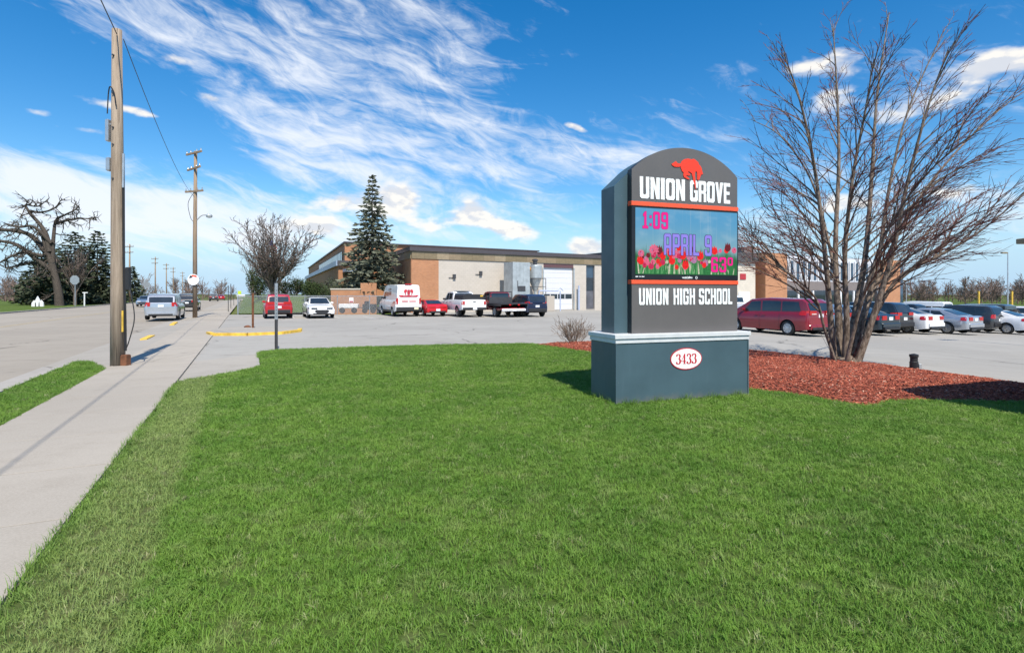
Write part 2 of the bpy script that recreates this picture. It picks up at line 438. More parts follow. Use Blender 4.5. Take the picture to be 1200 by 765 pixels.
BED_LOW = [(10.0, 9.2), (8.39, 9.09), (6.84, 8.98), (6.06, 8.87), (5.55, 8.45), (5.34, 8.4), (4.79, 9.41), (4.2, 9.95), (3.2, 12.6), (2.28, 16.1), (.75, 18.75)]
BED = BED_TOP + BED_LOW
# paved lot: everything between the lawn, the street and the school
LOT = [uv(17.0, -1.215), (-6.5, 10.80), (-6.14, 11.84), (-5.9, 13.0), (-7.2, 15.75), (-7.42, 16.35), (-7.1, 16.8), (-4.65, 17.85), (-2.2, 18.55), (.35, 18.95)] + [(x, y + .02) for x, y in BED_TOP[1:]] + \
      [(11.42, 7), (11.5, -6), (60, -6), (150, 20), (150, 120), (60, 120), (20, 75), (-9, 60), (-10, 46.4), uv(51.2, -1.22)]
LOT[0] = (-6.53, 10.77)
lot = sheet('parking_lot', LOT, -.03, 'lot_asphalt')
# concrete in the pavement notch beside the lawn
sheet('concrete_apron', [(-6.49, 10.79), (-6.16, 11.83), (-5.93, 12.9), (-7.3, 15.75), uv(16.2, -1.2)], -.024, 'apron_concrete')
# kerb and gutter along the verge, sloped apron beyond it
def vz(x, y):
    u_, v_ = to_uv(x, y); return gz(x, y) + (-.10 if v_ < -4.0 else 0)
kb = sheet('kerb', [uv(-9, -4.0), uv(-9, -3.83), uv(17.3, -3.83), uv(17.3, -4.0)], -.16, 'kerb_concrete', thick=.165)
sheet('gutter', [uv(-9, -4.5), uv(-9, -4.0), uv(17.3, -4.0), uv(17.3, -4.5)], -.104, 'kerb_concrete')
sheet('driveway_apron', [uv(17.3, -4.5), uv(15.3, -2.86), uv(300, -2.86), uv(300, -4.5)], 0, 'apron_concrete', zf=lambda x, y: gz(x, y) + (-.104 if to_uv(x, y)[1] < -3.7 else -.006))
sheet('far_kerb', [uv(-9, -19.9), uv(-9, -19.6), uv(600, -19.6), uv(600, -19.9)], -.16, 'kerb_concrete', thick=.17)
# pavement: slabs on a bed
walk = sheet('sidewalk', [uv(-9, -2.86), uv(-9, -1.21), uv(300, -1.21), uv(300, -2.86)], -.018, 'joint')
sm = MB().box((0, 0, -.008), (1.484, 1.635, .02), bev=.002).mesh('slab', 'old_concrete', fix=True)
ang = math.atan2(D.y, D.x)
for i in range(36):
    c_ = uv(-6 + i * 1.5, -2.035)
    o = link('slab', sm, walk, (c_[0], c_[1], random.uniform(-.0015, .0015)), ang)
    o.rotation_euler = (random.uniform(-.0012, .0012), random.uniform(-.0012, .0012), ang)
sheet('far_pavement', [uv(47.3, -2.85), uv(47.3, -1.22), uv(300, -1.22), uv(300, -2.85)], .004, 'old_concrete', walk, kind=None)
# grass bank behind the fence
g = []
for i in range(41):
    r_ = []
    for j in range(13):
        u_ = 51.6 + i * 2.6 - .5 * 0; v_ = -.95 + j * 1.25
        k = lambda t: max(0, min(1, t)) ** 2 * (3 - 2 * max(0, min(1, t)))
        x, y = uv(u_, v_)
        h = 1.45 * k((v_ + .95) / 3.6) * k((y - 46.9) / 11) * (1 - .0 * i)
        if y < 46.9 and v_ > -.9: x, y = x, 46.9
        h += random.uniform(-.03, .03) if h > .1 else -.02
        r_.append((x, y, gz(x, y) + h + .01))
    g.append(r_)
o = MB().grid(g).build('grass_bank', 'far_grass', smooth=True, fix=True, kind='structure')
for p in o.data.polygons:
    if p.normal.z < 0: p.flip()
# mulch bed, heaped up towards its middle
def bed_h(x, y):
    d = 9
    for i in range(len(BED)):
        a, b = Vector(BED[i]), Vector(BED[(i + 1) % len(BED)])
        t = max(0, min(1, (Vector((x, y)) - a).dot(b - a) / (b - a).length_squared)); d = min(d, (Vector((x, y)) - a - (b - a) * t).length)
    t = min(1, d / 1.6); return .20 * (1 - (1 - t) ** 2)
m, nt, b = newmat('mulch_soil'); p = pos(nt)
k = mix(nt, noise(nt, p, 9, 6, .7).sstep(.35, .7), (.075, .022, .013), (.24, .075, .04)); nt.links.new(k, b.inputs['Base Color']); b.inputs['Roughness'].default_value = .95
bump(nt, b, noise(nt, p, 30, 4, .7), .9, .03)
m, nt, b = newmat('mulch_chip'); oi = nt.nodes.new('ShaderNodeObjectInfo'); rn = N(nt, oi.outputs['Random'])
k = mix(nt, rn.sstep(0, 1), (.17, .034, .020), (.50, .135, .072)); k = mix(nt, rn.sstep(.93, .99) * .75, k, (.55, .38, .28)); nt.links.new(k, b.inputs['Base Color']); b.inputs['Roughness'].default_value = .85
bm = bmesh.new(); bm.faces.new([bm.verts.new((x, y, 0)) for x, y in BED])
for i in range(1, 42):
    for P, Nn in ((( -.2 + i * .3, 0, 0), (1, 0, 0)), ((0, 8 + i * .3, 0), (0, 1, 0))):
        bmesh.ops.bisect_plane(bm, geom=bm.verts[:] + bm.edges[:] + bm.faces[:], plane_co=P, plane_no=Nn)
bmesh.ops.triangulate(bm, faces=bm.faces[:])
for v in bm.verts: v.co.z = gz(v.co.x, v.co.y) - .035 + bed_h(v.co.x, v.co.y) + (random.uniform(-.012, .012))
for f in bm.faces:
    f.smooth = True
    f.normal_update()
    if f.normal.z < 0: f.normal_flip()
me = bpy.data.meshes.new('mulch_bed'); bm.to_mesh(me); bm.free(); me.materials.append(M['mulch_soil'])
bed = link('mulch_bed', me, kind='structure')

# scattering of things nobody could count: grass blades and bark chips
def scatter(name, base, protos, dens, seed, smin, smax, tilt, label, cat):
    pc = bpy.data.collections.new(name + '_source')
    for me in protos: pc.objects.link(bpy.data.objects.new(me.name, me))
    o = link(name, base.data.copy(), kind='stuff', label=label, cat=cat)
    ng = bpy.data.node_groups.new(name, 'GeometryNodeTree')
    ng.interface.new_socket('Geometry', in_out='INPUT', socket_type='NodeSocketGeometry'); ng.interface.new_socket('Geometry', in_out='OUTPUT', socket_type='NodeSocketGeometry')
    nd = lambda t: ng.nodes.new(t); L = ng.links.new
    gi, go = nd('NodeGroupInput'), nd('NodeGroupOutput')
    ds = nd('GeometryNodeDistributePointsOnFaces'); L(gi.outputs[0], ds.inputs['Mesh']); ds.inputs['Seed'].default_value = seed
    ps = nd('GeometryNodeInputPosition'); ln = nd('ShaderNodeVectorMath'); ln.operation = 'LENGTH'; L(ps.outputs[0], ln.inputs[0])
    # fewer, larger pieces where they are far away
    def ramp(a, bb, lo, hi):
        mr = nd('ShaderNodeMapRange'); L(ln.outputs['Value'], mr.inputs[0])
        for i, v in zip((1, 2, 3, 4), (a, bb, lo, hi)): mr.inputs[i].default_value = v
        return mr
    L(ramp(3, 16, *dens).outputs[0], ds.inputs['Density'])
    ci = nd('GeometryNodeCollectionInfo'); ci.inputs['Collection'].default_value = pc; ci.inputs['Separate Children'].default_value = True; ci.inputs['Reset Children'].default_value = True
    ip = nd('GeometryNodeInstanceOnPoints'); L(ds.outputs['Points'], ip.inputs['Points']); L(ci.outputs[0], ip.inputs['Instance']); ip.inputs['Pick Instance'].default_value = True
    rv = nd('FunctionNodeRandomValue'); rv.data_type = 'FLOAT_VECTOR'; rv.inputs[0].default_value = (-tilt, -tilt, 0); rv.inputs[1].default_value = (tilt, tilt, 6.283)
    L(rv.outputs[0], ip.inputs['Rotation'])
    rs = nd('FunctionNodeRandomValue'); rs.data_type = 'FLOAT'; rs.inputs[2].default_value = smin; rs.inputs[3].default_value = smax
    mm = nd('ShaderNodeMath'); mm.operation = 'MULTIPLY'; L(rs.outputs[1], mm.inputs[0]); L(ramp(5, 18, 1, 1.35).outputs[0], mm.inputs[1]); L(mm.outputs[0], ip.inputs['Scale'])
    L(ip.outputs[0], go.inputs[0])
    o.modifiers.new('scatter', 'NODES').node_group = ng
    return o
def tuft(k):
    rg = random.Random(k); mb = MB()
    for i in range(17):
        a, r = rg.uniform(0, 6.283), rg.uniform(0, .05); x, y = r * math.cos(a), r * math.sin(a)
        h = rg.uniform(.018, .042); l = rg.uniform(.2, 1.25) * h; q = rg.uniform(0, 6.283); wd = rg.uniform(.0014, .0026)
        dx_, dy_ = math.cos(q), math.sin(q); px, py = -dy_ * wd, dx_ * wd
        vs = [(x - px, y - py, -.01), (x + px, y + py, -.01), (x + dx_*l*.4 + px*.8, y + dy_*l*.4 + py*.8, h*.62), (x + dx_*l*.4 - px*.8, y + dy_*l*.4 - py*.8, h*.62), (x + dx_*l*1.2, y + dy_*l*1.2, h)]
        mb.add(vs, [(0, 1, 2, 3), (3, 2, 4)])
    return mb.mesh('grass_tuft', 'grass_blade')
tufts = [tuft(i) for i in range(8)]
scatter('grass', lawn, tufts, (1350, 330), 3, .7, 1.25, .3, 'short mown green grass of the lawn around the school sign', 'grass')
scatter('verge_grass', verge, tufts, (500, 300), 4, .7, 1.2, .25, 'short green grass in the strip between the sidewalk and the street', 'grass')
def chip(k):
    rg = random.Random(50 + k)
    mb = MB().box((0, 0, .006), (rg.uniform(.02, .065), rg.uniform(.007, .016), rg.uniform(.004, .008))); 
    return mb.mesh('bark_chip', 'mulch_chip')
# longer unmown grass along the sidewalk edge and round the foot of the sign
def edge_grass(name, label, paths, n, hmin, hmax, seed):
    g = random.Random(seed); mb = MB()
    for a, b in paths:
        a, b = Vector(a), Vector(b)
        for i in range(int(n * (b - a).length)):
            t = g.random(); clump = math.sin(t * 31 + a.x * 7) * .5 + .5
            p = a.lerp(b, t) + Vector((g.gauss(0, .02), g.gauss(0, .02))); h = g.uniform(hmin, hmax) * (.45 + .75 * clump); q = g.uniform(0, 6.283); l = h * g.uniform(.1, .9); wd = g.uniform(.0014, .0028)
            dx_, dy_ = math.cos(q), math.sin(q); px, py = -dy_ * wd, dx_ * wd; z = gz(p.x, p.y) - .015
            mb.add([(p.x - px, p.y - py, z), (p.x + px, p.y + py, z), (p.x + dx_*l*.35 + px*.8, p.y + dy_*l*.35 + py*.8, z + h*.6), (p.x + dx_*l*.35 - px*.8, p.y + dy_*l*.35 - py*.8, z + h*.6), (p.x + dx_*l, p.y + dy_*l, z + h)], [(0, 1, 2, 3), (3, 2, 4)])
    return mb.build(name, 'grass_blade', fix=False, kind='stuff', label=label, cat='grass')
edge_grass('edge_grass', 'ragged taller grass along the edge of the sidewalk', [(uv(-4, -1.21), uv(12.3, -1.21)), (uv(-4, -2.87), uv(15, -2.87))], 190, .03, .085, 1)
_f = Vector(gp(722, 474)); _e = Vector((math.cos(R(19)), math.sin(R(19)))); _m = Vector((-_e.y, _e.x))
edge_grass('sign_foot_grass', 'uncut grass tufts round the foot of the school sign', [(_f - _m*.03, _f + _e*2.5 - _m*.03), (_f - _e*.03, _f + _m*.83 - _e*.03), (_f + _e*2.53, _f + _e*2.53 + _m*.83)], 420, .03, .13, 2)
scatter('bark_chips', bed, [chip(i) for i in range(7)], (1500, 950), 5, .7, 1.3, .5, 'shredded red-brown bark mulch around the bare multi-stemmed tree', 'mulch')
# ------------------------------------------------------------------ lettering
W_, T_, C_, I_ = .52, .16, .085, .045
def _ring(x0, y0, x1, y1, c): return [(x0, y0 + c), (x0 + c, y0), (x1 - c, y0), (x1, y0 + c), (x1, y1 - c), (x1 - c, y1), (x0 + c, y1), (x0, y1 - c)]
def glyph(ch, w=W_, t=T_, c=C_, i=I_):
    """outlines of a condensed block letter, 1 unit high"""
    rect = lambda a, b, cc, d: [(a, b), (cc, b), (cc, d), (a, d)]
    if ch in 'O0': return w, [_ring(0, 0, w, 1, c), _ring(t, t, w - t, 1 - t, i)]
    if ch == 'U': return w, [[(0, 1), (0, c), (c, 0), (w-c, 0), (w, c), (w, 1), (w-t, 1), (w-t, t+i), (w-t-i, t), (t+i, t), (t, t+i), (t, 1)]]
    if ch == 'N': return w, [[(0, 0), (0, 1), (t*1.1, 1), (w-t, .40), (w-t, 1), (w, 1), (w, 0), (w-t*1.1, 0), (t, .60), (t, 0)]]
    if ch == 'I': return t * 1.2, [rect(0, 0, t*1.2, 1)]
    if ch in 'GC':
        o = [(w, .66), (w, 1-c), (w-c, 1), (c, 1), (0, 1-c), (0, c), (c, 0), (w-c, 0), (w, c)]
        o += [(w, .54), (w*.54, .54), (w*.54, .41), (w-t, .41)] if ch == 'G' else [(w, .34), (w-t, .34)]
        return w, [o + [(w-t, t+i), (w-t-i, t), (t+i, t), (t, t+i), (t, 1-t-i), (t+i, 1-t), (w-t-i, 1-t), (w-t, 1-t-i), (w-t, .66)]]
    if ch == 'R': return w, [[(0, 0), (0, 1), (w-c, 1), (w, 1-c), (w, .52), (w-.06, .46), (w, .38), (w, 0), (w-t, 0), (w-t, .36), (w-t-.04, .40), (t, .40), (t, 0)], rect(t, .54, w-t, 1-t)]
    if ch == 'P': return w, [[(0, 0), (0, 1), (w-c, 1), (w, 1-c), (w, .36+c), (w-c, .36), (t, .36), (t, 0)], rect(t, .36+t, w-t, 1-t)]
    if ch == 'V': return w, [[(0, 1), (t, 1), (w/2, .28), (w-t, 1), (w, 1), (w*.66, 0), (w*.34, 0)]]
    if ch == 'E': ww = w*.86; return ww, [[(0, 0), (0, 1), (ww, 1), (ww, 1-t), (t, 1-t), (t, .58), (ww*.9, .58), (ww*.9, .43), (t, .43), (t, t), (ww, t), (ww, 0)]]
    if ch == 'H': return w, [[(0, 0), (0, 1), (t, 1), (t, .58), (w-t, .58), (w-t, 1), (w, 1), (w, 0), (w-t, 0), (w-t, .43), (t, .43), (t, 0)]]
    if ch == 'L': ww = w*.84; return ww, [[(0, 0), (0, 1), (t, 1), (t, t), (ww, t), (ww, 0)]]
    if ch == 'A': return w, [[(0, 0), (0, 1-c), (c, 1), (w-c, 1), (w, 1-c), (w, 0), (w-t, 0), (w-t, .32), (t, .32), (t, 0)], rect(t, .47, w-t, 1-t)]
    if ch == 'S': return w, [[(w, .68), (w, 1-c), (w-c, 1), (c, 1), (0, 1-c), (0, .5), (c, .42), (w-t-i, .42), (w-t, .39), (w-t, t+i), (w-t-i, t), (t+i, t), (t, t+i), (t, .32), (0, .32), (0, c), (c, 0), (w-c, 0), (w, c), (w, .5), (w-c, .58), (t+i, .58), (t, .61), (t, 1-t-i), (t+i, 1-t), (w-t-i, 1-t), (w-t, 1-t-i), (w-t, .68)]]
    if ch in '96':
        o = [(0, .30), (0, c), (c, 0), (w-c, 0), (w, c), (w, 1-c), (w-c, 1), (c, 1), (0, 1-c), (0, .42+c), (c, .42), (w-t, .42), (w-t, t+i), (w-t-i, t), (t+i, t), (t, t+i), (t, .30)]
        h = rect(t, .42+t, w-t, 1-t)
        if ch == '6': o = [(w-x, 1-y) for x, y in o]; h = [(w-x, 1-y) for x, y in h]
        return w, [o, h]
    if ch == '3': return w, [[(0, .70), (0, 1-c), (c, 1), (w-c, 1), (w, 1-c), (w, .56), (w-.05, .5), (w, .44), (w, c), (w-c, 0), (c, 0), (0, c), (0, .30), (t, .30), (t, t), (w-t, t), (w-t, .43), (t*1.2, .43), (t*1.2, .57), (w-t, .57), (w-t, 1-t), (t, 1-t), (t, .70)]]
    if ch == '1': ww = w*.8; return ww, [[(0, 0), (0, t), (ww/2-t/2, t), (ww/2-t/2, .74), (.04, .70), (.04, .84), (ww/2-.02, 1), (ww/2+t/2, 1), (ww/2+t/2, t), (ww, t), (ww, 0)]]
    if ch == ':': return t, [rect(0, .16, t, .16+t), rect(0, .62, t, .62+t)]
    if ch == '\u00b0': return w*.78, [_ring(0, .45, w*.78, 1, c), _ring(t*.75, .45+t*.75, w*.78-t*.75, 1-t*.75, i*.5)]
    return .24, []
def outline_mesh(name, loops, mat, ext, off=0):
    """filled flat outlines (with holes), ext thick, standing in the x-z plane facing -y"""
    cu = bpy.data.curves.new(name, 'CURVE'); cu.dimensions = '2D'; cu.fill_mode = 'BOTH'; cu.extrude = ext / 2; cu.offset = off
    for lp in loops:
        sp = cu.splines.new('POLY'); sp.points.add(len(lp) - 1); sp.use_cyclic_u = True
        for q, (x, y) in zip(sp.points, lp): q.co = (x, y, 0, 1)
    ob = bpy.data.objects.new(name, cu); col.objects.link(ob)
    dg = bpy.context.evaluated_depsgraph_get(); me = bpy.data.meshes.new_from_object(ob.evaluated_get(dg))
    bpy.data.objects.remove(ob); bpy.data.curves.remove(cu)
    me.transform(Matrix.Rotation(R(90), 4, 'X')); me.name = name
    me.materials.clear(); me.materials.append(M[mat]); return me
def text_line(txt, width, height, name, mat, parent, x0, z0, y, ext, gap=.085, border=None, bold=T_, single=True):
    g = [glyph(ch, t=bold) for ch in txt]; tot = sum(a for a, _ in g) + gap * (len(g) - 1); k = width / tot; x = 0; objs = []
    for a, loops in g:
        if loops:
            L = [[(px * k, py * height) for px, py in lp] for lp in loops]
            for L in ([[lp] for lp in L] if txt[g.index((a, loops))] == ':' else [L]):
             o = link(name, outline_mesh(name, L, mat, ext), parent, (x0 + x * k, y, z0)); objs.append(o)
             if border: link('letter_border', outline_mesh('letter_border', L, border[0], ext, border[1]), o, (0, .0012, 0))
        x += a + gap
    return objs
def font_text(txt, size, name, mat, parent, loc, ext=.002, off=0, sx=1, align='LEFT'):
    cu = bpy.data.curves.new(name, 'FONT'); cu.body = txt; cu.size = size; cu.extrude = ext / 2; cu.offset = off; cu.align_x = align
    ob = bpy.data.objects.new(name, cu); col.objects.link(ob)
    dg = bpy.context.evaluated_depsgraph_get(); me = bpy.data.meshes.new_from_object(ob.evaluated_get(dg)); bpy.data.objects.remove(ob)
    me.transform(Matrix.Rotation(R(90), 4, 'X') @ Matrix.Scale(sx, 4, (1, 0, 0))); me.materials.clear(); me.materials.append(M[mat])
    return link(name, me, parent, loc)

# ------------------------------------------------------------------ the school sign
def paneled(name, c, rough, var, streak):
    m, nt, b = newmat(name); p = pos(nt, True)
    mp = nt.nodes.new('ShaderNodeMapping'); nt.links.new(p, mp.inputs[0]); mp.inputs['Scale'].default_value = (9, 9, .7)
    k = mix(nt, noise(nt, p, 1.4, 6, .6).sstep(.3, .7), [v * (1 - var) for v in c], [v * (1 + var) for v in c])
    k = mix(nt, noise(nt, mp.outputs[0], 1.5, 6, .6).sstep(.55, .8) * streak, k, [min(1, v * 1.5 + .02) for v in c])
    k = mix(nt, noise(nt, p, 38, 2, .5).sstep(.74, .80) * .5, k, (.5, .5, .48))
    sz = nt.nodes.new('ShaderNodeSeparateXYZ'); nt.links.new(p, sz.inputs[0])
    k = mix(nt, (N(nt, sz.outputs[2]) + noise(nt, p, 7, 5, .7) * .30).sstep(.10, .30, .55, 0), k, (.16, .15, .12))
    nt.links.new(k, b.inputs['Base Color']); b.inputs['Roughness'].default_value = rough
    nt.links.new((noise(nt, p, 5, 4) * .25 + (rough - .1)).s, b.inputs['Roughness']); bump(nt, b, noise(nt, p, 2.2, 3), .08, .01)
paneled('sign_slate', (.058, .104, .126), .42, .10, .14)
paneled('sign_brown', (.118, .110, .106), .45, .06, .06)
pm('sign_edge', (.03, .034, .038), .45); pm('sign_cap', (.60, .62, .63), .45, var=.06); pm('sign_orange', (.80, .10, .035), .45, var=.05)
pm('sign_white', (.86, .88, .87), .4, var=.03); pm('horse_red', (.85, .045, .012), .45, var=.04); pm('plaque_red', (.52, .02, .035), .5); pm('bezel', (.012, .012, .014), .35)
EM = .85
def led(name, c, e, var=.05, scale=6):
    m = pm(name, c, .5, var=var, scale=scale, emit=e); b = m.node_tree.nodes['Principled BSDF']; b.inputs['Base Color'].default_value = (.01, .01, .01, 1); b.inputs['Specular IOR Level'].default_value = .05
    for l in list(m.node_tree.links):
        if l.to_socket == b.inputs['Base Color']: m.node_tree.links.remove(l)
led('led_pink', (.95, .012, .30), EM); led('led_violet', (.30, .25, .85), EM); pm('led_black', (.03, .01, .04), .5)
for n_, c_ in (('led_red', (.85, .014, .016)), ('led_crimson', (.55, .02, .09)), ('led_rose', (.72, .13, .24)), ('led_mauve', (.42, .19, .36)), ('led_green', (.03, .20, .055)), ('led_leaf', (.10, .33, .12)), ('led_dark', (.16, .012, .02)), ('led_pale', (.55, .55, .42))):
    led(n_, c_, EM, .25, 40)
m, nt, b = newmat('led_sky'); p = pos(nt, True); sp_ = nt.nodes.new('ShaderNodeSeparateXYZ'); nt.links.new(p, sp_.inputs[0])
zz = N(nt, sp_.outputs[2]); xx = N(nt, sp_.outputs[0])
k = mix(nt, zz.sstep(.15, .95), (.26, .46, .50), (.10, .36, .62)); k = mix(nt, noise(nt, combine(nt, xx * 1.2, zz * 2.0, 0), 2.2, 4).sstep(.45, .75) * .4, k, (.40, .58, .70))
k = mix(nt, noise(nt, combine(nt, xx * 26, zz * .6, 0), 1, 2).sstep(.55, .7) * .10, k, (.6, .68, .7))
k = mix(nt, (zz + noise(nt, combine(nt, xx * 9, zz * 2, 2), 1, 3) * .22).sstep(.34, .56, 1, 0), k, (.02, .15, .045))
b.inputs['Base Color'].default_value = (.01, .01, .01, 1); nt.links.new(k, b.inputs['Emission Color']); b.inputs['Emission Strength'].default_value = .78; b.inputs['Specular IOR Level'].default_value = .1; b.inputs['Roughness'].default_value = .4

SA = R(90 - 71)
sg = thing('monument_sign', 'school monument sign with arched top, colour message screen and slate blue base', 'sign', (*gp(722, 474), 0), SA)
# base: panels with corner trims and a flat cap; x along the front, y back
BW, BD, BH = 2.5, .83, .93
MB().box((BW/2, BD/2, BH/2 - .05), (BW, BD, BH + .1), bev=.008).build('base', 'sign_slate', sg)
for x in (.0, BW): MB().box((x, -.001, BH/2), (.022, .022, BH - .004)).build('corner_trim', 'sign_slate', sg)
MB().box((BW/2, BD/2, BH + .035), (BW + .03, BD + .03, .07), bev=.006).box((BW/2, BD/2, BH + .105), (BW + .07, BD + .07, .07), bev=.006).build('base_cap', 'sign_cap', sg)
def arch(x0, x1, zb, ze, zp, n=28):
    hw = (x1 - x0) / 2; sg_ = zp - ze; rr = (hw*hw + sg_*sg_) / (2*sg_); cx, cz = (x0 + x1) / 2, zp - rr; a = math.asin(hw / rr)
    return [(x0, zb), (x1, zb)] + [(cx + rr * math.sin(a - 2*a*i/n), cz + rr * math.cos(a - 2*a*i/n)) for i in range(n + 1)]
Z0 = BH + .14
core = [(.10, Z0), (2.38, Z0), (2.38, 3.62)] + [p for p in arch(.34, 2.38, Z0, 3.62, 4.04)[2:] if p[0] < 2.3] + [(.10, 3.40)]
MB().prism(core, .235, .66).build('core_cabinet', 'sign_slate', sg)
face = MB().prism(arch(.34, 2.38, Z0, 3.655, 4.07), .11, .2345).build('face_panel', ['sign_brown', 'sign_edge'], sg)
for p in face.data.polygons:
    if abs(p.normal.y) < .5: p.material_index = 1
for z0, z1 in ((3.085, 3.155), (1.85, 1.915)):
    MB().box((1.36, .155, (z0 + z1)/2), (2.06, .112, z1 - z0), bev=.004).build('orange_band', 'sign_orange', sg)
scr = MB().box((1.36, .15, (1.918 + 3.082)/2), (2.052, .10, 1.160), bev=.006).build('message_screen', 'bezel', sg)
SX0, SX1, SZ0, SZ1 = .40, 2.365, 2.005, 3.055
img = MB().box(((SX1-SX0)/2, 0, (SZ1-SZ0)/2), (SX1-SX0, .004, SZ1-SZ0)).build('picture', 'led_sky', scr, loc=(SX0, .0985, SZ0))
# the spring picture on the screen: blades, tulips and pom flowers as flat shapes on the display
rg = random.Random(11); layer = 0
def flat(loops, mat, y): return outline_mesh('flower', loops, mat, .0008), y
flo = {}
LM = ['led_green', 'led_leaf', 'led_pale', 'led_red', 'led_crimson', 'led_rose', 'led_mauve', 'led_dark']
def shape(mat, pts, yy): cur.add([(x, yy, z) for x, z in pts], [tuple(range(len(pts)))], LM.index(mat))
cur = MB()
yy = -.0024
SWd, SHt = SX1 - SX0, SZ1 - SZ0
for i in range(230):
    x = rg.uniform(.02, SWd - .06); h = rg.uniform(.12, .42) * (1.35 if rg.random() < .12 else 1); l = rg.uniform(-.05, .05); wd = rg.uniform(.006, .016)
    x = min(max(x, .06), SWd - .07)
    shape(rg.choice(['led_green', 'led_green', 'led_leaf', 'led_pale'] if h < .3 else ['led_green', 'led_leaf']), [(x - wd, .012), (x + wd, .012), (x + l*.5 + wd*.7, h*.6), (x + l, h), (x + l*.5 - wd*.7, h*.6)], yy); yy -= .000004
cur.build('leaves', LM, img, fix=False, kind='stuff')
def tulip(x, z, r, mat):
    global cur; cur = MB()
    pts = [(x + r*.75*math.sin(a), z - r*.75*math.cos(a)*(1.0 if abs(a) < 1.6 else .55)) for a in [-1.9 + .3166*i for i in range(13)]] + [(x + r*.45, z + r*1.0), (x + r*.22, z + r*.55), (x, z + r*1.15), (x - r*.22, z + r*.55), (x - r*.45, z + r*1.0)]
    shape(mat, pts, yy_next()); cur.build('flower', LM, img, fix=False)
def yy_next():
    global yy; yy -= .000005; return yy
def pom(x, z, r, mat):
    global cur; cur = MB()
    n = 22; shape(mat, [(x + r*(1 if i % 2 else .72)*math.cos(6.283*i/n), z + r*(1 if i % 2 else .72)*math.sin(6.283*i/n)) for i in range(n)], yy_next())
    for i in range(9):
        a, q = rg.uniform(0, 6.28), rg.uniform(0, .7)*r; pom_p = rg.uniform(.14, .24)*r; cx, cz = x + q*math.cos(a), z + q*math.sin(a)
        shape(rg.choice(['led_crimson', 'led_rose', 'led_mauve']), [(cx + pom_p*math.cos(k*1.05), cz + pom_p*math.sin(k*1.05)) for k in range(6)], yy_next())
    cur.build('flower', LM, img, fix=False)
for i in range(46):
    r = rg.uniform(.04, .085); fx, fz = rg.uniform(.07, SWd - .09), rg.uniform(.12, .42)
    if fx > 1.34 and fz < .38: continue
    tulip(fx, fz, r, rg.choice(['led_red', 'led_red', 'led_crimson', 'led_dark', 'led_rose', 'led_mauve']))
for fx, fz, r, mt in ((.10, .33, .065, 'led_rose'), (.335, .39, .10, 'led_rose'), (.32, .20, .055, 'led_rose'), (1.03, .30, .095, 'led_mauve'), (1.90, .42, .06, 'led_rose')): pom(fx, fz, r, mt)
for fx, fz, r, mt in ((.10, .20, .065, 'led_red'), (.45, .155, .04, 'led_red'), (.50, .29, .07, 'led_red'), (.64, .33, .07, 'led_red'), (.80, .43, .06, 'led_red'), (.88, .31, .085, 'led_red'), (.93, .155, .085, 'led_red'), (.76, .12, .05, 'led_red'),
                      (1.22, .31, .085, 'led_red'), (1.24, .20, .04, 'led_crimson'), (1.50, .40, .08, 'led_red'), (.23, .30, .05, 'led_dark'), (.80, .30, .05, 'led_crimson'), (1.77, .46, .085, 'led_dark'), (.58, .20, .035, 'led_pale'), (1.40, .22, .035, 'led_pale')): tulip(fx, fz, r, mt)
YB = -.0085
text_line('1:09', .47, .27, 'digit', 'led_pink', img, .125, SHt - .325, YB, .002, gap=.12, border=('led_black', .0045), bold=.15)
text_line('APRIL 9', .92, .34, 'letter', 'led_violet', img, .52, SHt - .735, YB, .002, gap=.10, border=('led_black', .008), bold=.15)
text_line('63\u00b0', .44, .25, 'digit', 'led_pink', img, 1.43, .05, YB, .002, gap=.11, border=('led_black', .0045), bold=.15)
font_text('watchfire', .052, 'maker_lettering', 'sign_white', scr, (1.27, .0985, 1.945), off=.0012, align='LEFT')
link('maker_ring', outline_mesh('maker_ring', [[(.022*math.cos(a*.3927), .022*math.sin(a*.3927)) for a in range(16)], [(.014*math.cos(a*.3927), .014*math.sin(a*.3927)) for a in range(16)]], 'sign_white', .002), scr, (1.545, .0985, 1.960))
for x, w_ in ((.40, .05), (.47, .025), (.51, .05)): MB().box((x + w_/2, .0985, 1.968), (w_, .003, .014)).build('indicator', 'sign_white', scr)
# raised letters on the face
YF = .107
text_line('UNION', .84, .345, 'letter', 'sign_white', face, .485, 3.205, YF, .010, gap=.075, bold=.175)
text_line('GROVE', .80, .345, 'letter', 'sign_white', face, 1.425, 3.205, YF, .010, gap=.06, bold=.175)
text_line('UNION', .54, .265, 'letter', 'sign_white', face, .47, 1.52, YF, .010, gap=.11, bold=.165)
text_line('HIGH', .41, .265, 'letter', 'sign_white', face, 1.11, 1.52, YF, .010, gap=.11, bold=.165)
text_line('SCHOOL', .67, .265, 'letter', 'sign_white', face, 1.60, 1.52, YF, .010, gap=.10, bold=.165)
HP = [(150,350),(200,320),(245,290),(280,325),(310,330),(360,325),(375,290),(410,255),(460,232),(520,222),(600,230),(640,215),(680,225),(715,250),(750,268),(765,310),(800,340),(830,385),(840,430),(862,490),(815,512),(795,560),(775,610),(745,618),(725,595),(730,540),(725,470),(700,440),(680,470),(675,530),(690,640),(700,754),(690,800),(660,690),(640,640),(625,560),(605,500),(560,470),(530,465),(500,490),(530,488),(560,505),(570,530),(545,545),(500,540),(470,555),(510,575),(555,605),(530,622),(480,605),(430,580),(412,545),(418,490),(385,470),(360,415),(352,385),(290,398),(210,398),(165,375)]
hk = 1.0 / (1200/70) * 9.05 / F * 1.05
link('horse_emblem', outline_mesh('horse_emblem', [[((x - 520) * hk, (430 - y) * hk) for x, y in HP]], 'horse_red', .010), face, (1.385, YF - .003, 3.72))
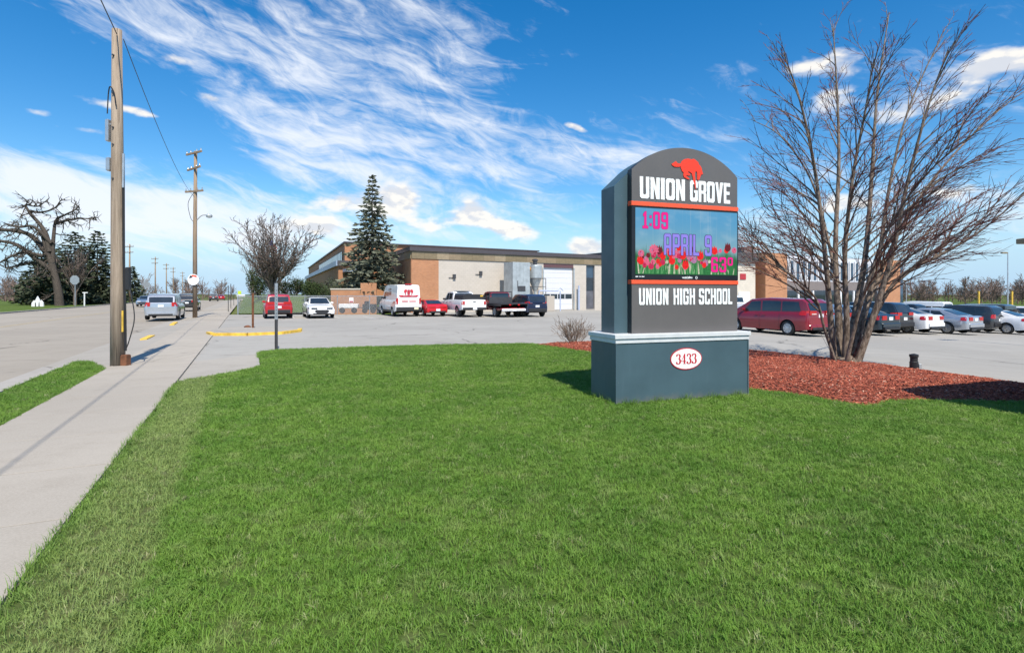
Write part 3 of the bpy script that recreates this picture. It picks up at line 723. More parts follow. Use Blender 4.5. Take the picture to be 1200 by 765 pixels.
# address plaque
pl = MB().prism([(.30*math.cos(a*.1745), .175*math.sin(a*.1745)) for a in range(36)], -.006, .004).build('address_plaque', 'plaque_red', sg, loc=(1.27, -.004, .655))
MB().prism([(.285*math.cos(a*.1745), .160*math.sin(a*.1745)) for a in range(36)], -.0075, .004).build('plaque_face', 'sign_white', pl)
def calli(pts, thick, thin):
    """pen stroke whose width follows its direction, like a book face"""
    L, Rr = [], []
    for i, p in enumerate(pts):
        a, b = Vector(pts[max(i-1, 0)]), Vector(pts[min(i+1, len(pts)-1)]); t = (b - a).normalized(); w2 = (thin + (thick - thin) * abs(t.y) ** 1.3) / 2
        n = Vector((-t.y, t.x)); L.append(tuple(Vector(p) + n*w2)); Rr.append(tuple(Vector(p) - n*w2))
    return L + Rr[::-1]
def three():
    a = [(.26 + .20*math.cos(q), .76 + .20*math.sin(q)) for q in [R(155 - 12*i) for i in range(20)]]
    b_ = [(.25 + .24*math.cos(q), .28 + .26*math.sin(q)) for q in [R(80 - 12.5*i) for i in range(20)]]
    dot = lambda x, y: [(x + .09*math.cos(k*.6283), y + .09*math.sin(k*.6283)) for k in range(10)]
    return [calli(a, .20, .06), calli(b_, .22, .07), dot(.08, .82), dot(.07, .17)]
def four(): return [calli([(.36, 1.0), (.2, .65), (.0, .27)], .05, .05), [(0, .23), (.56, .23), (.56, .30), (0, .30)], [(.27, 0), (.46, 0), (.46, 1.0), (.36, 1.0), (.27, .90)], [(.22, 0), (.53, 0), (.53, .045), (.22, .045)]]
for i, d_ in enumerate('3433'):
    for k, lp in enumerate(three() if d_ == '3' else four()):
        if k == 0: o = link('digit', outline_mesh('digit', [[(x*.155, y*.165) for x, y in lp]], 'plaque_red', .004), pl, (-.195 + i*.10, -.0075, -.082))
        else: link('stroke', outline_mesh('stroke', [[(x*.155, y*.165) for x, y in lp]], 'plaque_red', .004), o, (0, -.00015*k, 0))
# ------------------------------------------------------------------ vehicles
pm('tyre', (.018, .018, .018), .8); pm('rim', (.50, .51, .52), .3, .8, var=.1); pm('hubcap', (.60, .61, .62), .35, .5); pm('under', (.012, .012, .013), .8); pm('trim_black', (.022, .022, .024), .5)
pm('tail_red', (.45, .012, .012), .15, spec=.7); pm('tail_clear', (.65, .55, .52), .15, spec=.7); pm('lamp_clear', (.62, .66, .70), .1, spec=.8); pm('plate', (.75, .77, .80), .4); pm('plate_yellow', (.75, .70, .45), .4); pm('chrome', (.75, .76, .78), .12, 1.0, var=.03)
pm('interior', (.05, .048, .045), .8); pm('seam', (.012, .012, .012), .8)
def paint(name, c, metal=.0, rough=.2): return pm(name, c, rough, metal, var=.05, scale=1.5, coat=.8)
paint('p_red', (.42, .012, .018)); paint('p_maroon', (.26, .016, .03), .2); paint('p_white', (.80, .80, .79)); paint('p_silver', (.46, .49, .53), .55); paint('p_black', (.015, .016, .018)); paint('p_navy', (.022, .032, .070), .2)
paint('p_steel', (.20, .27, .36), .4); paint('p_teal', (.016, .035, .05), .3); paint('p_hatch', (.55, .012, .018)); paint('p_charcoal', (.045, .047, .052), .3); paint('p_cab', (.22, .015, .02)); paint('p_tan', (.36, .30, .24), .4)
def interp(tab, x):
    if x <= tab[0][0]: return tab[0][1]
    for (a, p), (b, q) in zip(tab, tab[1:]):
        if x <= b: return p + (q - p) * (x - a) / (b - a) if b > a else q
    return tab[-1][1]
def lerp(a, b, t): return a + (b - a) * t
WHEELS = {}
def wheel_mesh(r, w, style):
    k = (r, w, style)
    if k in WHEELS: return WHEELS[k]
    ri = r * .66
    ty = MB().lathe([(ri, -w/2), (r*.93, -w/2), (r, -w/2 + .03), (r, w/2 - .03), (r*.93, w/2), (ri, w/2)], 24, axis='Y').mesh('tyre', 'tyre', True, True)
    mb = MB().lathe([(ri, w/2 - .008), (ri*.93, w/2 - .004), (ri*.90, w/2 - .05), (.01, w/2 - .05)], 24, axis='Y')
    mb.lathe([(ri*.24, w/2 - .05), (ri*.24, w/2 - .006), (.001, w/2)], 12, axis='Y')
    n = 5 if style == 'alloy' else 8
    for i in range(n):
        a = 6.283*i/n
        m3 = Matrix.Rotation(-a, 3, 'Y')
        mb.box(m3 @ Vector((ri*.57, w/2 - .022, 0)), (ri*.72, .03, ri*(.26 if style == 'alloy' else .2)), mat=m3)
    rm = mb.mesh('rim', 'rim' if style == 'alloy' else 'hubcap', False, True)
    back = MB().lathe([(ri*.99, -w/2 + .02), (.01, -w/2 + .02)], 16, axis='Y').lathe([(ri*.88, w/2 - .055), (.01, w/2 - .055)], 16, axis='Y').mesh('brake_disc', 'under')
    WHEELS[k] = (ty, rm, back); return WHEELS[k]
def ends(L, full, f=((.0, .80), (.03, .88), (.10, .935), (.30, .98), (.7, 1.0))):
    a = [(-L/2 + d, k*full) for d, k in f]; return a + [(-x, y) for x, y in reversed(a)]
def vehicle(name, label, paintm, K, loc, heading, group, cat='car'):
    """a vehicle from tables: belt line, greenhouse line, windows, lamps. x forward, y left"""
    L, W = K['L'], K['W']; hw = W/2; sill = K.get('sill', .28); r = K['r']; xr, xf = K['axles']; RA = r + K.get('gap', .06)
    t = thing(name, label, cat, (loc[0], loc[1], gz(*loc) + K.get('dz', -.03)), heading, group)
    belt, G = K['belt'], K['G']; plan = K.get('plan') or ends(L, hw)
    crown = K.get('crown', [(-L/2, .03), (0, .05), (L/2, .05)])
    def zbot(x):
        z = sill + max(0, (abs(x) - (L/2 - .45))) * .16
        for xa in (xr, xf):
            d = x - xa
            if abs(d) < RA: z = max(z, r + math.sqrt(RA*RA - d*d))
        return z
    xs = sorted(set([round(-L/2 + L*i/34, 3) for i in range(35)] + [round(-L/2 + d, 3) for d in (.0, .03, .1, .2)] + [round(L/2 - d, 3) for d in (.03, .1, .2)] + [round(xa + RA*math.cos(R(q)), 3) for xa in (xr, xf) for q in range(0, 181, 15)] + [round(xa + RA*s*1.002, 3) for xa in (xr, xf) for s in (-1, 1)] + [round(b_[0], 3) for b_ in belt]))
    xs = [x for x in xs if -L/2 - 1e-4 <= x <= L/2 + 1e-4]
    def side_y(x, z):
        zt = interp(belt, x); h = (z - sill) / max(.05, zt - sill)
        return interp(plan, x) * interp(K.get('sec', [(0, .955), (.25, .99), (.5, 1.0), (.72, .985), (.9, .955), (1, .90)]), h)
    cols = []
    for x in xs:
        zt = interp(belt, x); zb = min(zbot(x), zt - .06); cr = interp(crown, x); row = []
        for f in (0, .12, .3, .5, .68, .84, .95, 1):
            z = zb + f*(zt - zb); row.append((x, side_y(x, z), z))
        ye = row[-1][1]
        row += [(x, ye*.9, zt + cr*.3), (x, ye*.6, zt + cr*.8), (x, 0, zt + cr)]
        cols.append(row + [(p[0], -p[1], p[2]) for p in reversed(row[:-1])])
    body = MB().grid(cols); nr = len(cols[0])
    for c_ in (cols[0], cols[-1]): body.add(c_, [tuple(range(nr))])
    und = MB()
    for a, b_ in zip(cols, cols[1:]): und.add([a[0], a[-1], b_[-1], b_[0]], [(0, 1, 2, 3)])
    bo = body.build('body', paintm, t); auto_smooth(bo, 38)
    und.build('underbody', 'under', t)
    # greenhouse
    zr = max(z for _, z in G); yr = K.get('roof_w', .72) * hw; inset = K.get('inset', .93)
    def gsec(x, z):
        base = interp(belt, x) - .015; yb = interp(plan, x) * .90 * inset
        q = max(0, min(1, (z - base) / (zr - base))); return base, yb, lerp(yb, yr, q ** .9), q
    def seg(p):                                  # p runs along the points of G
        i = min(int(p), len(G) - 2); f = p - i; return lerp(G[i][0], G[i+1][0], f), lerp(G[i][1], G[i+1][1], f)
    gp_ = []; steps = [i + f for i in range(len(G) - 1) for f in ((0, .33, .66))] + [len(G) - 1]
    for p in steps:
        x, z = seg(p); base, yb, yt, q = gsec(x, z); e = .06 * q
        half = [(x, yb, base), (x, lerp(yb, yt, .5) + .012*q, lerp(base, z - e, .5)), (x, yt, z - e), (x, yt*.93, z - e*.4), (x, yt*.6, z - e*.1), (x, 0, z)]
        gp_.append(half + [(a, -b_, c_) for a, b_, c_ in reversed(half[:-1])])
    go = MB().grid(gp_).build(K.get('top_name', 'roof'), K.get('roof_mat', paintm), t); auto_smooth(go, 35)
    def gtop(x):
        best = None
        for (a, p), (b_, q) in zip(G, G[1:]):
            lo, hi = min(a, b_), max(a, b_)
            if lo <= x <= hi and b_ != a:
                v = lerp(p, q, (x - a)/(b_ - a)); best = v if best is None else max(best, v)
        return best if best is not None else zr
    def side_pt(x, s, off):
        z = gtop(x); base, yb, yt, q = gsec(x, z); e = .06*q
        return (x, lerp(yb, yt, s) + .012*q*(1 - abs(2*s - 1)) + off, lerp(base, z - e, s))
    for sgn in (1, -1):
        for (b0, b1, t0, t1, s0, s1) in K.get('win', []):
            g_ = []
            for j in range(5):
                rr = []
                for i in range(7):
                    s = lerp(s0, s1, j/4); x = lerp(lerp(b0, b1, i/6), lerp(t0, t1, i/6), j/4); p = side_pt(x, s, .007); rr.append((p[0], p[1]*sgn, p[2]))
                g_.append(rr)
            MB().grid(g_).build('side_window', 'glass', t, smooth=True)
    def screen(nm, p0, p1, yf, dxs):
        g_ = []
        for i in range(6):
            p = lerp(p0, p1, i/5); x, z = seg(p); base, yb, yt, q = gsec(x, z); rr = []
            for j in range(9):
                f = -1 + j/4; y = yt*yf*f; zz_ = z - .06*q*(.4*min(1, abs(f*yf)/.93)) * (1 if abs(f) > .8 else .25*abs(f))
                rr.append((x + dxs, y, zz_ + .008))
            g_.append(rr)
        return MB().grid(g_).build(nm, 'glass', t, smooth=True)
    n = len(G) - 1
    if K.get('front_glass', True): screen('windshield', n - .93, n - .10, .90, .008)
    if K.get('rear_glass', True): a, b_ = K.get('rg', (.12, .88)); screen('rear_window', a, b_, K.get('rgw', .88), -.012)
    # wheels
    w_ = K.get('tw', .215); ty, rm, bk = wheel_mesh(r, w_, K.get('rims', 'alloy'))
    for xa in (xr, xf):
        for sgn in (1, -1):
            wo = link('wheel', ty, t, (xa, sgn*(hw*.985 - w_/2), r)); wo.scale = (1, sgn, 1)
            link('rim', rm, wo); link('brake_disc', bk, wo)
    # lamps, trims
    ye = interp(plan, -L/2)
    z0, z1, wl, ln = K.get('tail', (.80, 1.0, .32, .28))
    for sgn in (1, -1):
        mb = MB(); g_ = []
        for i in range(5):
            x = -L/2 - .002 + ln*i/4; g_.append([(x, sgn*(side_y(x, z) + .008), z) for z in (lerp(z0, z1, k) - (.03 if i == 4 and k in (0, 1) else 0)*(1 if k else -1) for k in (0, .5, 1))])
        mb.grid(g_); mb.box((-L/2 - .004, sgn*(ye*.955 - wl/2), (z0 + z1)/2), (.03, wl, z1 - z0))
        lo = mb.build('tail_light', 'tail_red', t)
        if K.get('tail_clear'): MB().box((-L/2 - .02, sgn*(ye*.9 - wl/2), z0 + (z1 - z0)*.3), (.02, wl*.7, (z1 - z0)*.22)).build('reverse_lens', 'tail_clear', lo)
        h0, h1, hl, hw_ = K.get('head', (.62, .74, .45, .42)); g_ = []
        yf_ = interp(plan, L/2)
        for i in range(6):
            x = L/2 + .002 - hl*i/5; k = 1 - .5*i/5; zt = interp(belt, x)
            g_.append([(x, sgn*(side_y(x, min(z, zt - .02)) + .008), min(z, zt - .015)) for z in (lerp((h0 + h1)/2 + .06*i/5, h0, k), (h0 + h1)/2 + .06*i/5, lerp((h0 + h1)/2 + .06*i/5, h1 + .03*i/5, k))])
        MB().grid(g_).box((L/2 + .002, sgn*(yf_*.96 - hw_/2), (h0 + h1)/2), (.03, hw_, h1 - h0)).build('headlight', K.get('head_mat', 'lamp_clear'), t)
        if K.get('mirror', True):
            mx = K['mirror_x']; p = side_pt(mx, .10, 0)
            MB().box((mx, sgn*(p[1] + .11), p[2] + .09), (.12, .20, .14), bev=.03).box((mx, sgn*(p[1] + .02), p[2] + .03), (.05, .08, .05)).build('mirror', K.get('mirror_mat', paintm), t)
        for x in K.get('seams', []):
            zt = interp(belt, x); g_ = [[(x + d, sgn*(side_y(x, z) + .0045), z) for d in (-.007, .007)] for z in [lerp(max(sill + .08, zbot(x)), zt - .02, k/6) for k in range(7)]]
            MB().grid(g_).build('door_seam', 'seam', t)
        for x in K.get('handles', []):
            z = interp(belt, x) - .14; MB().box((x, sgn*(side_y(x, z) + .015), z), (.18, .03, .03), bev=.008).build('door_handle', K.get('handle_mat', paintm), t)
    bz = K.get('rear_bumper'); rb_strip = bz and bz[2] not in ('trim_black', 'chrome', 'plate')
    if bz: MB().box((-L/2 - .01, 0, (bz[0] + bz[1])/2), (.12, ye*2*.97, bz[1] - bz[0]), bev=.03).build('rear_bumper', bz[2], t)
    px = K.get('plate_z', .78); po = -L/2 - (.012 if not K.get('plate_out') else K['plate_out'])
    MB().box((po, K.get('plate_y', 0), px), (.012, .32, .16)).build('licence_plate', K.get('plate_mat', 'plate'), t)
    fz = K.get('grille', (.42, .60, .75)); MB().prism([(-fz[2]*.8, fz[1]), (-fz[2]*.95, (fz[0]+fz[1])/2 + .03), (-fz[2]*.6, fz[0]), (fz[2]*.6, fz[0]), (fz[2]*.95, (fz[0]+fz[1])/2 + .03), (fz[2]*.8, fz[1])], -.015, .015).build('grille', 'trim_black', t, loc=(L/2 + .005, 0, 0), rz=R(90))
    MB().box((L/2 - .03, 0, sill + .07), (.10, interp(plan, L/2)*1.6, .10), bev=.02).build('lower_intake', 'trim_black', t)
    if rb_strip: MB().box((-L/2 - .035, 0, sill + .10), (.14, ye*1.7, .12), bev=.02).build('lower_valance', 'trim_black', t)
    return t
SEDAN = dict(L=4.85, W=1.84, r=.335, axles=(-1.42, 1.42), sill=.25, belt=[(-2.425, .84), (-2.40, .97), (-2.3, 1.03), (-1.6, 1.045), (-.6, .99), (.9, .955), (1.15, .94), (1.9, .84), (2.3, .73), (2.425, .58)],
    G=[(-1.95, 1.05), (-.95, 1.40), (-.3, 1.46), (.25, 1.43), (1.22, .965)], roof_w=.66, win=[(-.48, .62, -.42, .28, .10, .86), (-1.28, -.54, -.95, -.48, .12, .84)], mirror_x=.72, seams=(-.52, .68, -1.15), handles=(-.38, -1.0),
    tail=(.78, .98, .36, .34), rear_bumper=(.40, .62, None), plate_z=.84, rims='alloy', crown=[(-2.4, .02), (-1, .04), (1.2, .06), (2.4, .05)], gap=.05)
SUV = dict(L=4.66, W=1.87, r=.365, axles=(-1.36, 1.36), sill=.30, belt=[(-2.33, .86), (-2.31, 1.04), (-2.2, 1.08), (0, 1.04), (1.0, 1.02), (1.3, 1.01), (2.0, .94), (2.25, .84), (2.33, .64)],
    G=[(-2.31, 1.07), (-2.10, 1.56), (-1.85, 1.67), (-.3, 1.71), (.35, 1.665), (1.2, 1.03)], roof_w=.72, win=[(-.42, .62, -.36, .30, .10, .86), (-1.38, -.50, -1.3, -.46, .10, .86), (-1.95, -1.46, -1.78, -1.38, .16, .84)], mirror_x=.75, seams=(-.46, .72, -1.25), handles=(-.3, -1.15),
    tail=(.86, 1.06, .34, .34), rear_bumper=(.38, .62, 'trim_black'), plate_z=.80, rg=(.12, .90), rims='alloy')
VAN = dict(L=5.09, W=1.98, r=.345, axles=(-1.56, 1.47), sill=.25, belt=[(-2.545, .84), (-2.53, 1.05), (-2.4, 1.10), (0, 1.06), (1.2, 1.03), (1.5, 1.02), (2.1, .90), (2.4, .78), (2.545, .58)],
    G=[(-2.52, 1.08), (-2.36, 1.56), (-2.15, 1.69), (-.3, 1.75), (.65, 1.69), (1.85, .98)], roof_w=.74, win=[(.02, 1.15, .06, .62, .10, .86), (-1.10, -.06, -1.08, -.04, .10, .86), (-2.15, -1.18, -2.0, -1.15, .10, .86)], mirror_x=1.0, seams=(-.02, 1.22, -1.13), handles=(.14, -.28),
    tail=(.95, 1.16, .44, .40), tail_clear=True, rear_bumper=(.30, .52, None), plate_z=.93, rims='hub', rg=(.14, .88))
def V(base, **kw): k = dict(base); k.update(kw); return k
HD = math.atan2(D.y, D.x)
def park(px, py, K, rear=True, rz=0, fix=None):
    """plan centre of a vehicle whose near end stands at a picture point; fix gives its depth when the lot is not level there"""
    if fix: x, y = (px - 600)/F*fix, fix
    else: x, y = gp(px, py)
    s = K['L']/2; return (x + D.x*s, y + D.y*s)
def put(name, label, pm_, K, px, Y, group, flip=False, drz=0, cat='car'):
    K = V(K); rb = K.get('rear_bumper')
    if rb and rb[2] is None: K['rear_bumper'] = (rb[0], rb[1], pm_)
    return vehicle(name, label, pm_, K, park(px, 0, K, fix=Y), HD + (math.pi if flip else 0) + drz, group, cat)
GL, GRt = 'vehicles parked in front of the workshop', 'cars parked in a row on the school side lot'
suv_r = put('red_suv', 'red sport utility vehicle parked tail-out against the chain-link fence', 'p_red', V(SUV, tail=(.98, 1.16, .42, .36)), 327, 38.2, GL)
put('white_sedan', 'white sedan facing out in front of the chain-link fence', 'p_white', V(SEDAN, grille=(.34, .60, .50), head=(.66, .75, .5, .40), head_mat='glass', plate_z=.8), 377.5, 38.4, GL, flip=True)
CV = V(VAN, L=5.6, W=2.05, r=.36, axles=(-1.75, 1.75), sill=.36, belt=[(-2.8, 1.0), (-2.79, 1.22), (-2.6, 1.26), (1.6, 1.26), (2.0, 1.22), (2.5, 1.10), (2.75, .92), (2.8, .6)], G=[(-2.785, 1.25), (-2.735, 2.30), (-2.60, 2.40), (.6, 2.46), (1.15, 2.36), (2.25, 1.20)], roof_w=.80, inset=.985,
       win=[(.75, 1.75, .8, 1.28, .06, .60)], rear_glass=False, mirror_x=1.5, seams=(.7, 1.85, -.5), handles=(.85,), tail=(.95, 1.40, .13, .10), tail_clear=False, rear_bumper=(.42, .72, 'trim_black'), plate_z=.62, plate_y=-.55, plate_out=.13, plate_mat='plate_yellow', mirror_mat='trim_black', plan=ends(5.6, 1.025, ((0, .955), (.03, .98), (.1, .99), (.3, 1), (.7, 1))), handle_mat='trim_black')
cv = put('cargo_van', 'white cargo van with red lettering and emblem on its back doors', 'p_white', CV, 479, 41.5, GL, cat='van')
# graphics on the cargo van
xb = -2.80
def vgr(nm, pts, mat, y=-.0): return MB().add([(xb + z_off(p[1]), -p[0], p[1]) for p in pts], [tuple(range(len(pts)))]).build(nm, mat, cv)
def z_off(z): return -.022 + max(0, z - 1.25) * .05
for s_ in (-1, 1): vgr('emblem', [(s_*x, z) for x, z in ((.10, 1.98), (.20, 2.05), (.33, 2.0), (.36, 1.88), (.28, 1.74), (.24, 1.64), (.19, 1.64), (.22, 1.80), (.14, 1.88))], 'p_hatch')
vgr('emblem', [(-.07, 2.02), (.07, 2.02), (.12, 1.84), (.08, 1.64), (-.08, 1.64), (-.12, 1.84)], 'p_red')
vgr('stripe', [(-.78, 1.62), (-.2, 1.60), (.2, 1.60), (.78, 1.62), (.62, 1.48), (-.62, 1.48)], 'p_hatch')
for a, b_ in ((-.50, -.05), (.05, .55)):
    n_ = 6
    for i in range(n_):
        x0 = lerp(a, b_, i/n_); vgr('letter', [(x0, 1.10), (x0 + .055, 1.10), (x0 + .055, 1.2), (x0, 1.2)], 'p_hatch')
for i in range(4): vgr('letter', [(-.46 + i*.08, 1.52), (-.41 + i*.08, 1.52), (-.41 + i*.08, 1.58), (-.46 + i*.08, 1.58)], 'p_white')
for i in range(4): vgr('letter', [(.2 + i*.08, 1.52), (.25 + i*.08, 1.52), (.25 + i*.08, 1.58), (.2 + i*.08, 1.58)], 'p_white')
for j, (z, h, x0, nl) in enumerate(((2.0, .16, -.9, 4), (1.62, .28, -1.0, 4), (1.55, .34, -.1, 5))):
    for i in range(nl):
        x = x0 + i*.22; yv = lambda z_: lerp(1.025*.9*.985, .80*1.025, (z_ - 1.25)/1.15) + .022
        MB().add([(x, yv(z), z), (x + .16, yv(z), z), (x + .16, yv(z + h), z + h), (x, yv(z + h), z + h)], [(0, 1, 2, 3)]).build('letter', 'p_maroon', cv)
MB().add([(-2.6, 1.03, .75), (-1.3, 1.03, .75), (-2.3, 1.03, 1.15), (-2.75, 1.03, 1.15)], [(0, 1, 2, 3)]).build('stripe', 'p_hatch', cv)
MB().box((0, 0, .42), (3.0, 2.06, .16), bev=.03).build('side_skirt', 'trim_black', cv)
MB().box((-2.66, 0, 2.43), (.16, .5, .08), bev=.02).build('brake_light', 'tail_red', cv)
HB = V(SEDAN, L=4.5, W=1.75, r=.31, axles=(-1.2, 1.3), belt=[(-2.25, .62), (-2.22, .82), (-2.1, .90), (-1.2, .90), (.8, .86), (1.1, .84), (2.0, .74), (2.2, .62), (2.25, .5)], G=[(-1.7, .90), (-.7, 1.24), (-.3, 1.28), (.2, 1.26), (1.0, .86)], win=[(-.5, .5, -.42, .2, .1, .85), (-1.1, -.56, -.75, -.48, .14, .8)], mirror_x=.6, seams=(.6, -.55), handles=(-.4,), tail=(.62, .76, .5, .05), rear_bumper=(.40, .58, None), plate_z=.50, plate_out=.12, rims='hub')
hb = put('red_coupe', 'low bright red coupe with sloping hatch between van and white pickup', 'p_hatch', HB, 513, 41.8, GL)
PK = dict(L=5.8, W=2.0, r=.40, axles=(-1.85, 1.85), sill=.50, gap=.07, dz=-.03, belt=[(-2.9, 1.10), (-2.89, 1.26), (-2.7, 1.28), (-.6, 1.28), (.6, 1.22), (1.3, 1.20), (1.6, 1.20), (2.6, 1.14), (2.85, 1.0), (2.9, .7)],
     G=[(-.72, 1.27), (-.62, 1.80), (-.40, 1.90), (.3, 1.93), (.75, 1.88), (1.45, 1.20)], roof_w=.76, inset=.96, win=[(.30, 1.02, .32, .72, .08, .86), (-.50, .22, -.46, .26, .08, .86)], mirror_x=1.05, seams=(.26, 1.12, -.66), handles=(.42, -.35), mirror_mat='trim_black', handle_mat='trim_black',
     tail=(.92, 1.18, .13, .10), rear_bumper=(.52, .74, 'chrome'), plate_z=.63, plate_out=.125, rims='alloy', tw=.26, rg=(.25, .9), plan=ends(5.8, 1.0, ((0, .93), (.03, .96), (.1, .975), (.3, 1), (.7, 1))), head=(.88, 1.06, .3, .3), grille=(.72, 1.05, .75))
pk = put('white_pickup', 'white pickup truck with a dark cover on its bed', 'p_white', V(PK, rear_bumper=(.52, .72, 'trim_black')), 556, 40.5, GL, cat='truck')
bc = MB(); bc.grid([[(x, y*k, z) for y, z in ((-.86, 1.30), (-.80, 1.62), (-.5, 1.68), (.5, 1.68), (.80, 1.62), (.86, 1.30))] for x, k in ((-2.75, 1), (-2.3, 1), (-.85, 1))])
bc.add([(-2.75, y, z) for y, z in ((-.86, 1.30), (-.80, 1.62), (-.5, 1.68), (.5, 1.68), (.80, 1.62), (.86, 1.30))], [(0, 1, 2, 3, 4, 5)]); bc.build('bed_cover', 'trim_black', pk)
MB().box((-2.77, -.62, 1.56), (.02, .22, .10)).build('sticker', 'yellow_paint', pk)
MB().box((-2.905, 0, 1.12), (.02, .2, .05)).build('tailgate_handle', 'trim_black', pk); MB().box((-.3, 0, 1.95), (.9, 1.0, .03), bev=.01).build('roof_rack', 'galv', pk)
FB = V(PK, L=5.6, axles=(-1.55, 1.8), belt=[(-2.8, .62), (-2.7, .70), (-.5, .72), (-.40, 1.22), (.6, 1.22), (1.3, 1.20), (1.6, 1.20), (2.5, 1.12), (2.75, .98), (2.8, .7)], G=[(-.42, 1.20), (-.36, 1.82), (-.2, 1.90), (.35, 1.92), (.75, 1.87), (1.45, 1.20)], win=[(.30, 1.02, .32, .72, .08, .86), (-.30, .22, -.26, .26, .08, .86)], seams=(.26, 1.12), handles=(.42,), tail=(.50, .58, .10, .05), rear_bumper=(.46, .64, 'plate'), plate_z=.55, rims='hub')
fb = put('flatbed_truck', 'truck with maroon cab and flat black bed beside white pickup', 'p_cab', FB, 602, 40.2, GL, cat='truck')
dk = MB().box((-1.7, 0, .98), (2.4, 2.2, .10), bev=.01)
for y in (-1.08, 1.08): dk.box((-1.7, y, .90), (2.4, .05, .16))
dk.build('flat_bed', 'trim_black', fb)
MB().box((-.52, 0, 1.22), (.07, 1.9, .50)).tube([(-.52, -.93, 1.0), (-.52, -.93, 1.86), (-.52, .93, 1.86), (-.52, .93, 1.0)], .035, 6).build('headboard', 'dark_steel', fb)
for y in (-.35, .35): MB().box((-2.92, y, .92), (.03, .16, .10)).build('marker_light', 'tail_red', fb)
put('navy_suv', 'dark navy crossover parked beside the flatbed truck near the overhead door', 'p_navy', V(SUV, L=4.5, tail=(1.0, 1.14, .30, .45), tail_clear=True), 631, 41.0, GL, drz=R(-2))
# the side lot to the right of the sign
def putR(name, label, pm_, K, px, Y, **kw): return put(name, label, pm_, K, px, Y, GRt, **kw)
putR('maroon_minivan', 'maroon minivan parked beside the sign, side and tail showing', 'p_maroon', VAN, 962, 25.2)
putR('steel_blue_hatchback', 'steel blue-grey hatchback partly hidden behind the tree trunks', 'p_steel', V(SUV, L=4.2, axles=(-1.15, 1.25), G=[(-2.09, 1.02), (-1.9, 1.38), (-1.7, 1.46), (-.3, 1.50), (.3, 1.46), (1.15, 1.0)], belt=[(-2.1, .84), (-2.09, .98), (-1.9, 1.02), (1.0, .98), (1.2, .97), (1.8, .88), (2.05, .78), (2.1, .6)], win=[(-.42, .62, -.36, .28, .10, .86), (-1.38, -.50, -1.25, -.46, .10, .86)], mirror_x=.7), 990, 27.2)
putR('dark_teal_sedan', 'dark teal sedan with red tail lights behind the tree stems', 'p_teal', SEDAN, 1044, 27.6)
putR('black_suv', 'black sport utility vehicle between dark teal sedan and white sedan', 'p_black', V(SUV, tail=(.98, 1.14, .40, .3)), 1061, 29.8)
putR('white_midsize_sedan', 'white sedan parked between black and silver cars', 'p_white', SEDAN, 1097, 30.2)
putR('silver_sedan', 'silver sedan parked between white sedan and dark sport utility vehicle', 'p_silver', SEDAN, 1144, 31.0)
jp = putR('dark_suv', 'charcoal sport utility vehicle beside silver sedan', 'p_charcoal', V(SUV, L=4.6, tail=(.9, 1.14, .16, .10)), 1172, 33.8)
putR('white_coupe', 'white car with red tail light parked past the charcoal vehicles', 'p_white', V(SEDAN, tail=(.80, .98, .42, .30)), 1213, 33.0)
jk = putR('spare_wheel_jeep', 'dark blue-grey off-roader with spare wheel on its tailgate', 'p_charcoal', V(SUV, L=4.2, axles=(-1.25, 1.25), r=.39, belt=[(-2.1, 1.02), (-2.09, 1.10), (1.0, 1.08), (1.2, 1.08), (2.0, 1.04), (2.1, .8)], G=[(-2.09, 1.10), (-2.02, 1.72), (-1.8, 1.80), (.3, 1.82), (.55, 1.78), (.95, 1.10)], roof_w=.80, win=[(-.1, .55, -.1, .42, .1, .86), (-.9, -.18, -.9, -.18, .1, .86), (-1.9, -1.0, -1.85, -1.0, .1, .86)], mirror_x=.6, seams=(-.14, .62), handles=(0,), tail=(.88, 1.08, .13, .08)), 1186, 37.2)
ty, rm, bk = wheel_mesh(.37, .24, 'alloy'); sp_ = link('spare_wheel', ty, jk, (-2.24, -.12, 1.12), R(90)); link('rim', rm, sp_)
# rows further back, mostly roofs
GB = 'cars in the far rows of the side lot'
for nm, lb, pm_, K, px, Y in (('white_passenger_van', 'long white passenger van in the far row of the side lot', 'p_white', V(CV, rear_glass=True, win=[(.75, 1.75, .8, 1.28, .06, .60), (-.5, .6, -.5, .6, .1, .5), (-1.6, -.6, -1.6, -.6, .1, .5), (-2.6, -1.7, -2.6, -1.7, .1, .5)], belt=[(-2.8, 1.0), (-2.79, 1.12), (1.6, 1.12), (2.0, 1.12), (2.5, 1.05), (2.75, .92), (2.8, .6)], G=[(-2.785, 1.1), (-2.735, 1.9), (-2.60, 2.02), (.6, 2.06), (1.15, 2.0), (2.0, 1.12)]), 1112, 58),
                              ('white_back_row_suv', 'white sport utility vehicle roof behind the silver sedan', 'p_white', SUV, 1150, 54), ('dark_back_row_suv', 'dark sport utility vehicle in the far row past the white sedan', 'p_black', SUV, 1082, 46), ('tan_back_row_van', 'tan minivan in the far row past the charcoal vehicles', 'p_tan', VAN, 1190, 52),
                              ('white_back_row_van', 'white minivan in the far row near the edge of the woods', 'p_white', VAN, 1232, 50), ('silver_back_row_car', 'silver sedan in the far row near the brick pier', 'p_silver', SEDAN, 1040, 52), ('black_back_row_suv', 'black sport utility vehicle in the far row between white roofs', 'p_black', SUV, 1168, 62)):
    put(nm, lb, pm_, K, px, Y, GB)
put('white_pickup_far', 'white pickup nose seen between the sign and the maroon minivan', 'p_white', PK, 893, 38, GB, cat='truck')
vehicle('pale_blue_car', 'pale blue car at the edge of the lot whose tail just shows', 'p_steel', V(SEDAN, rear_bumper=(.3, .5, 'p_steel')), (19.6, 17.0), R(4), GB)
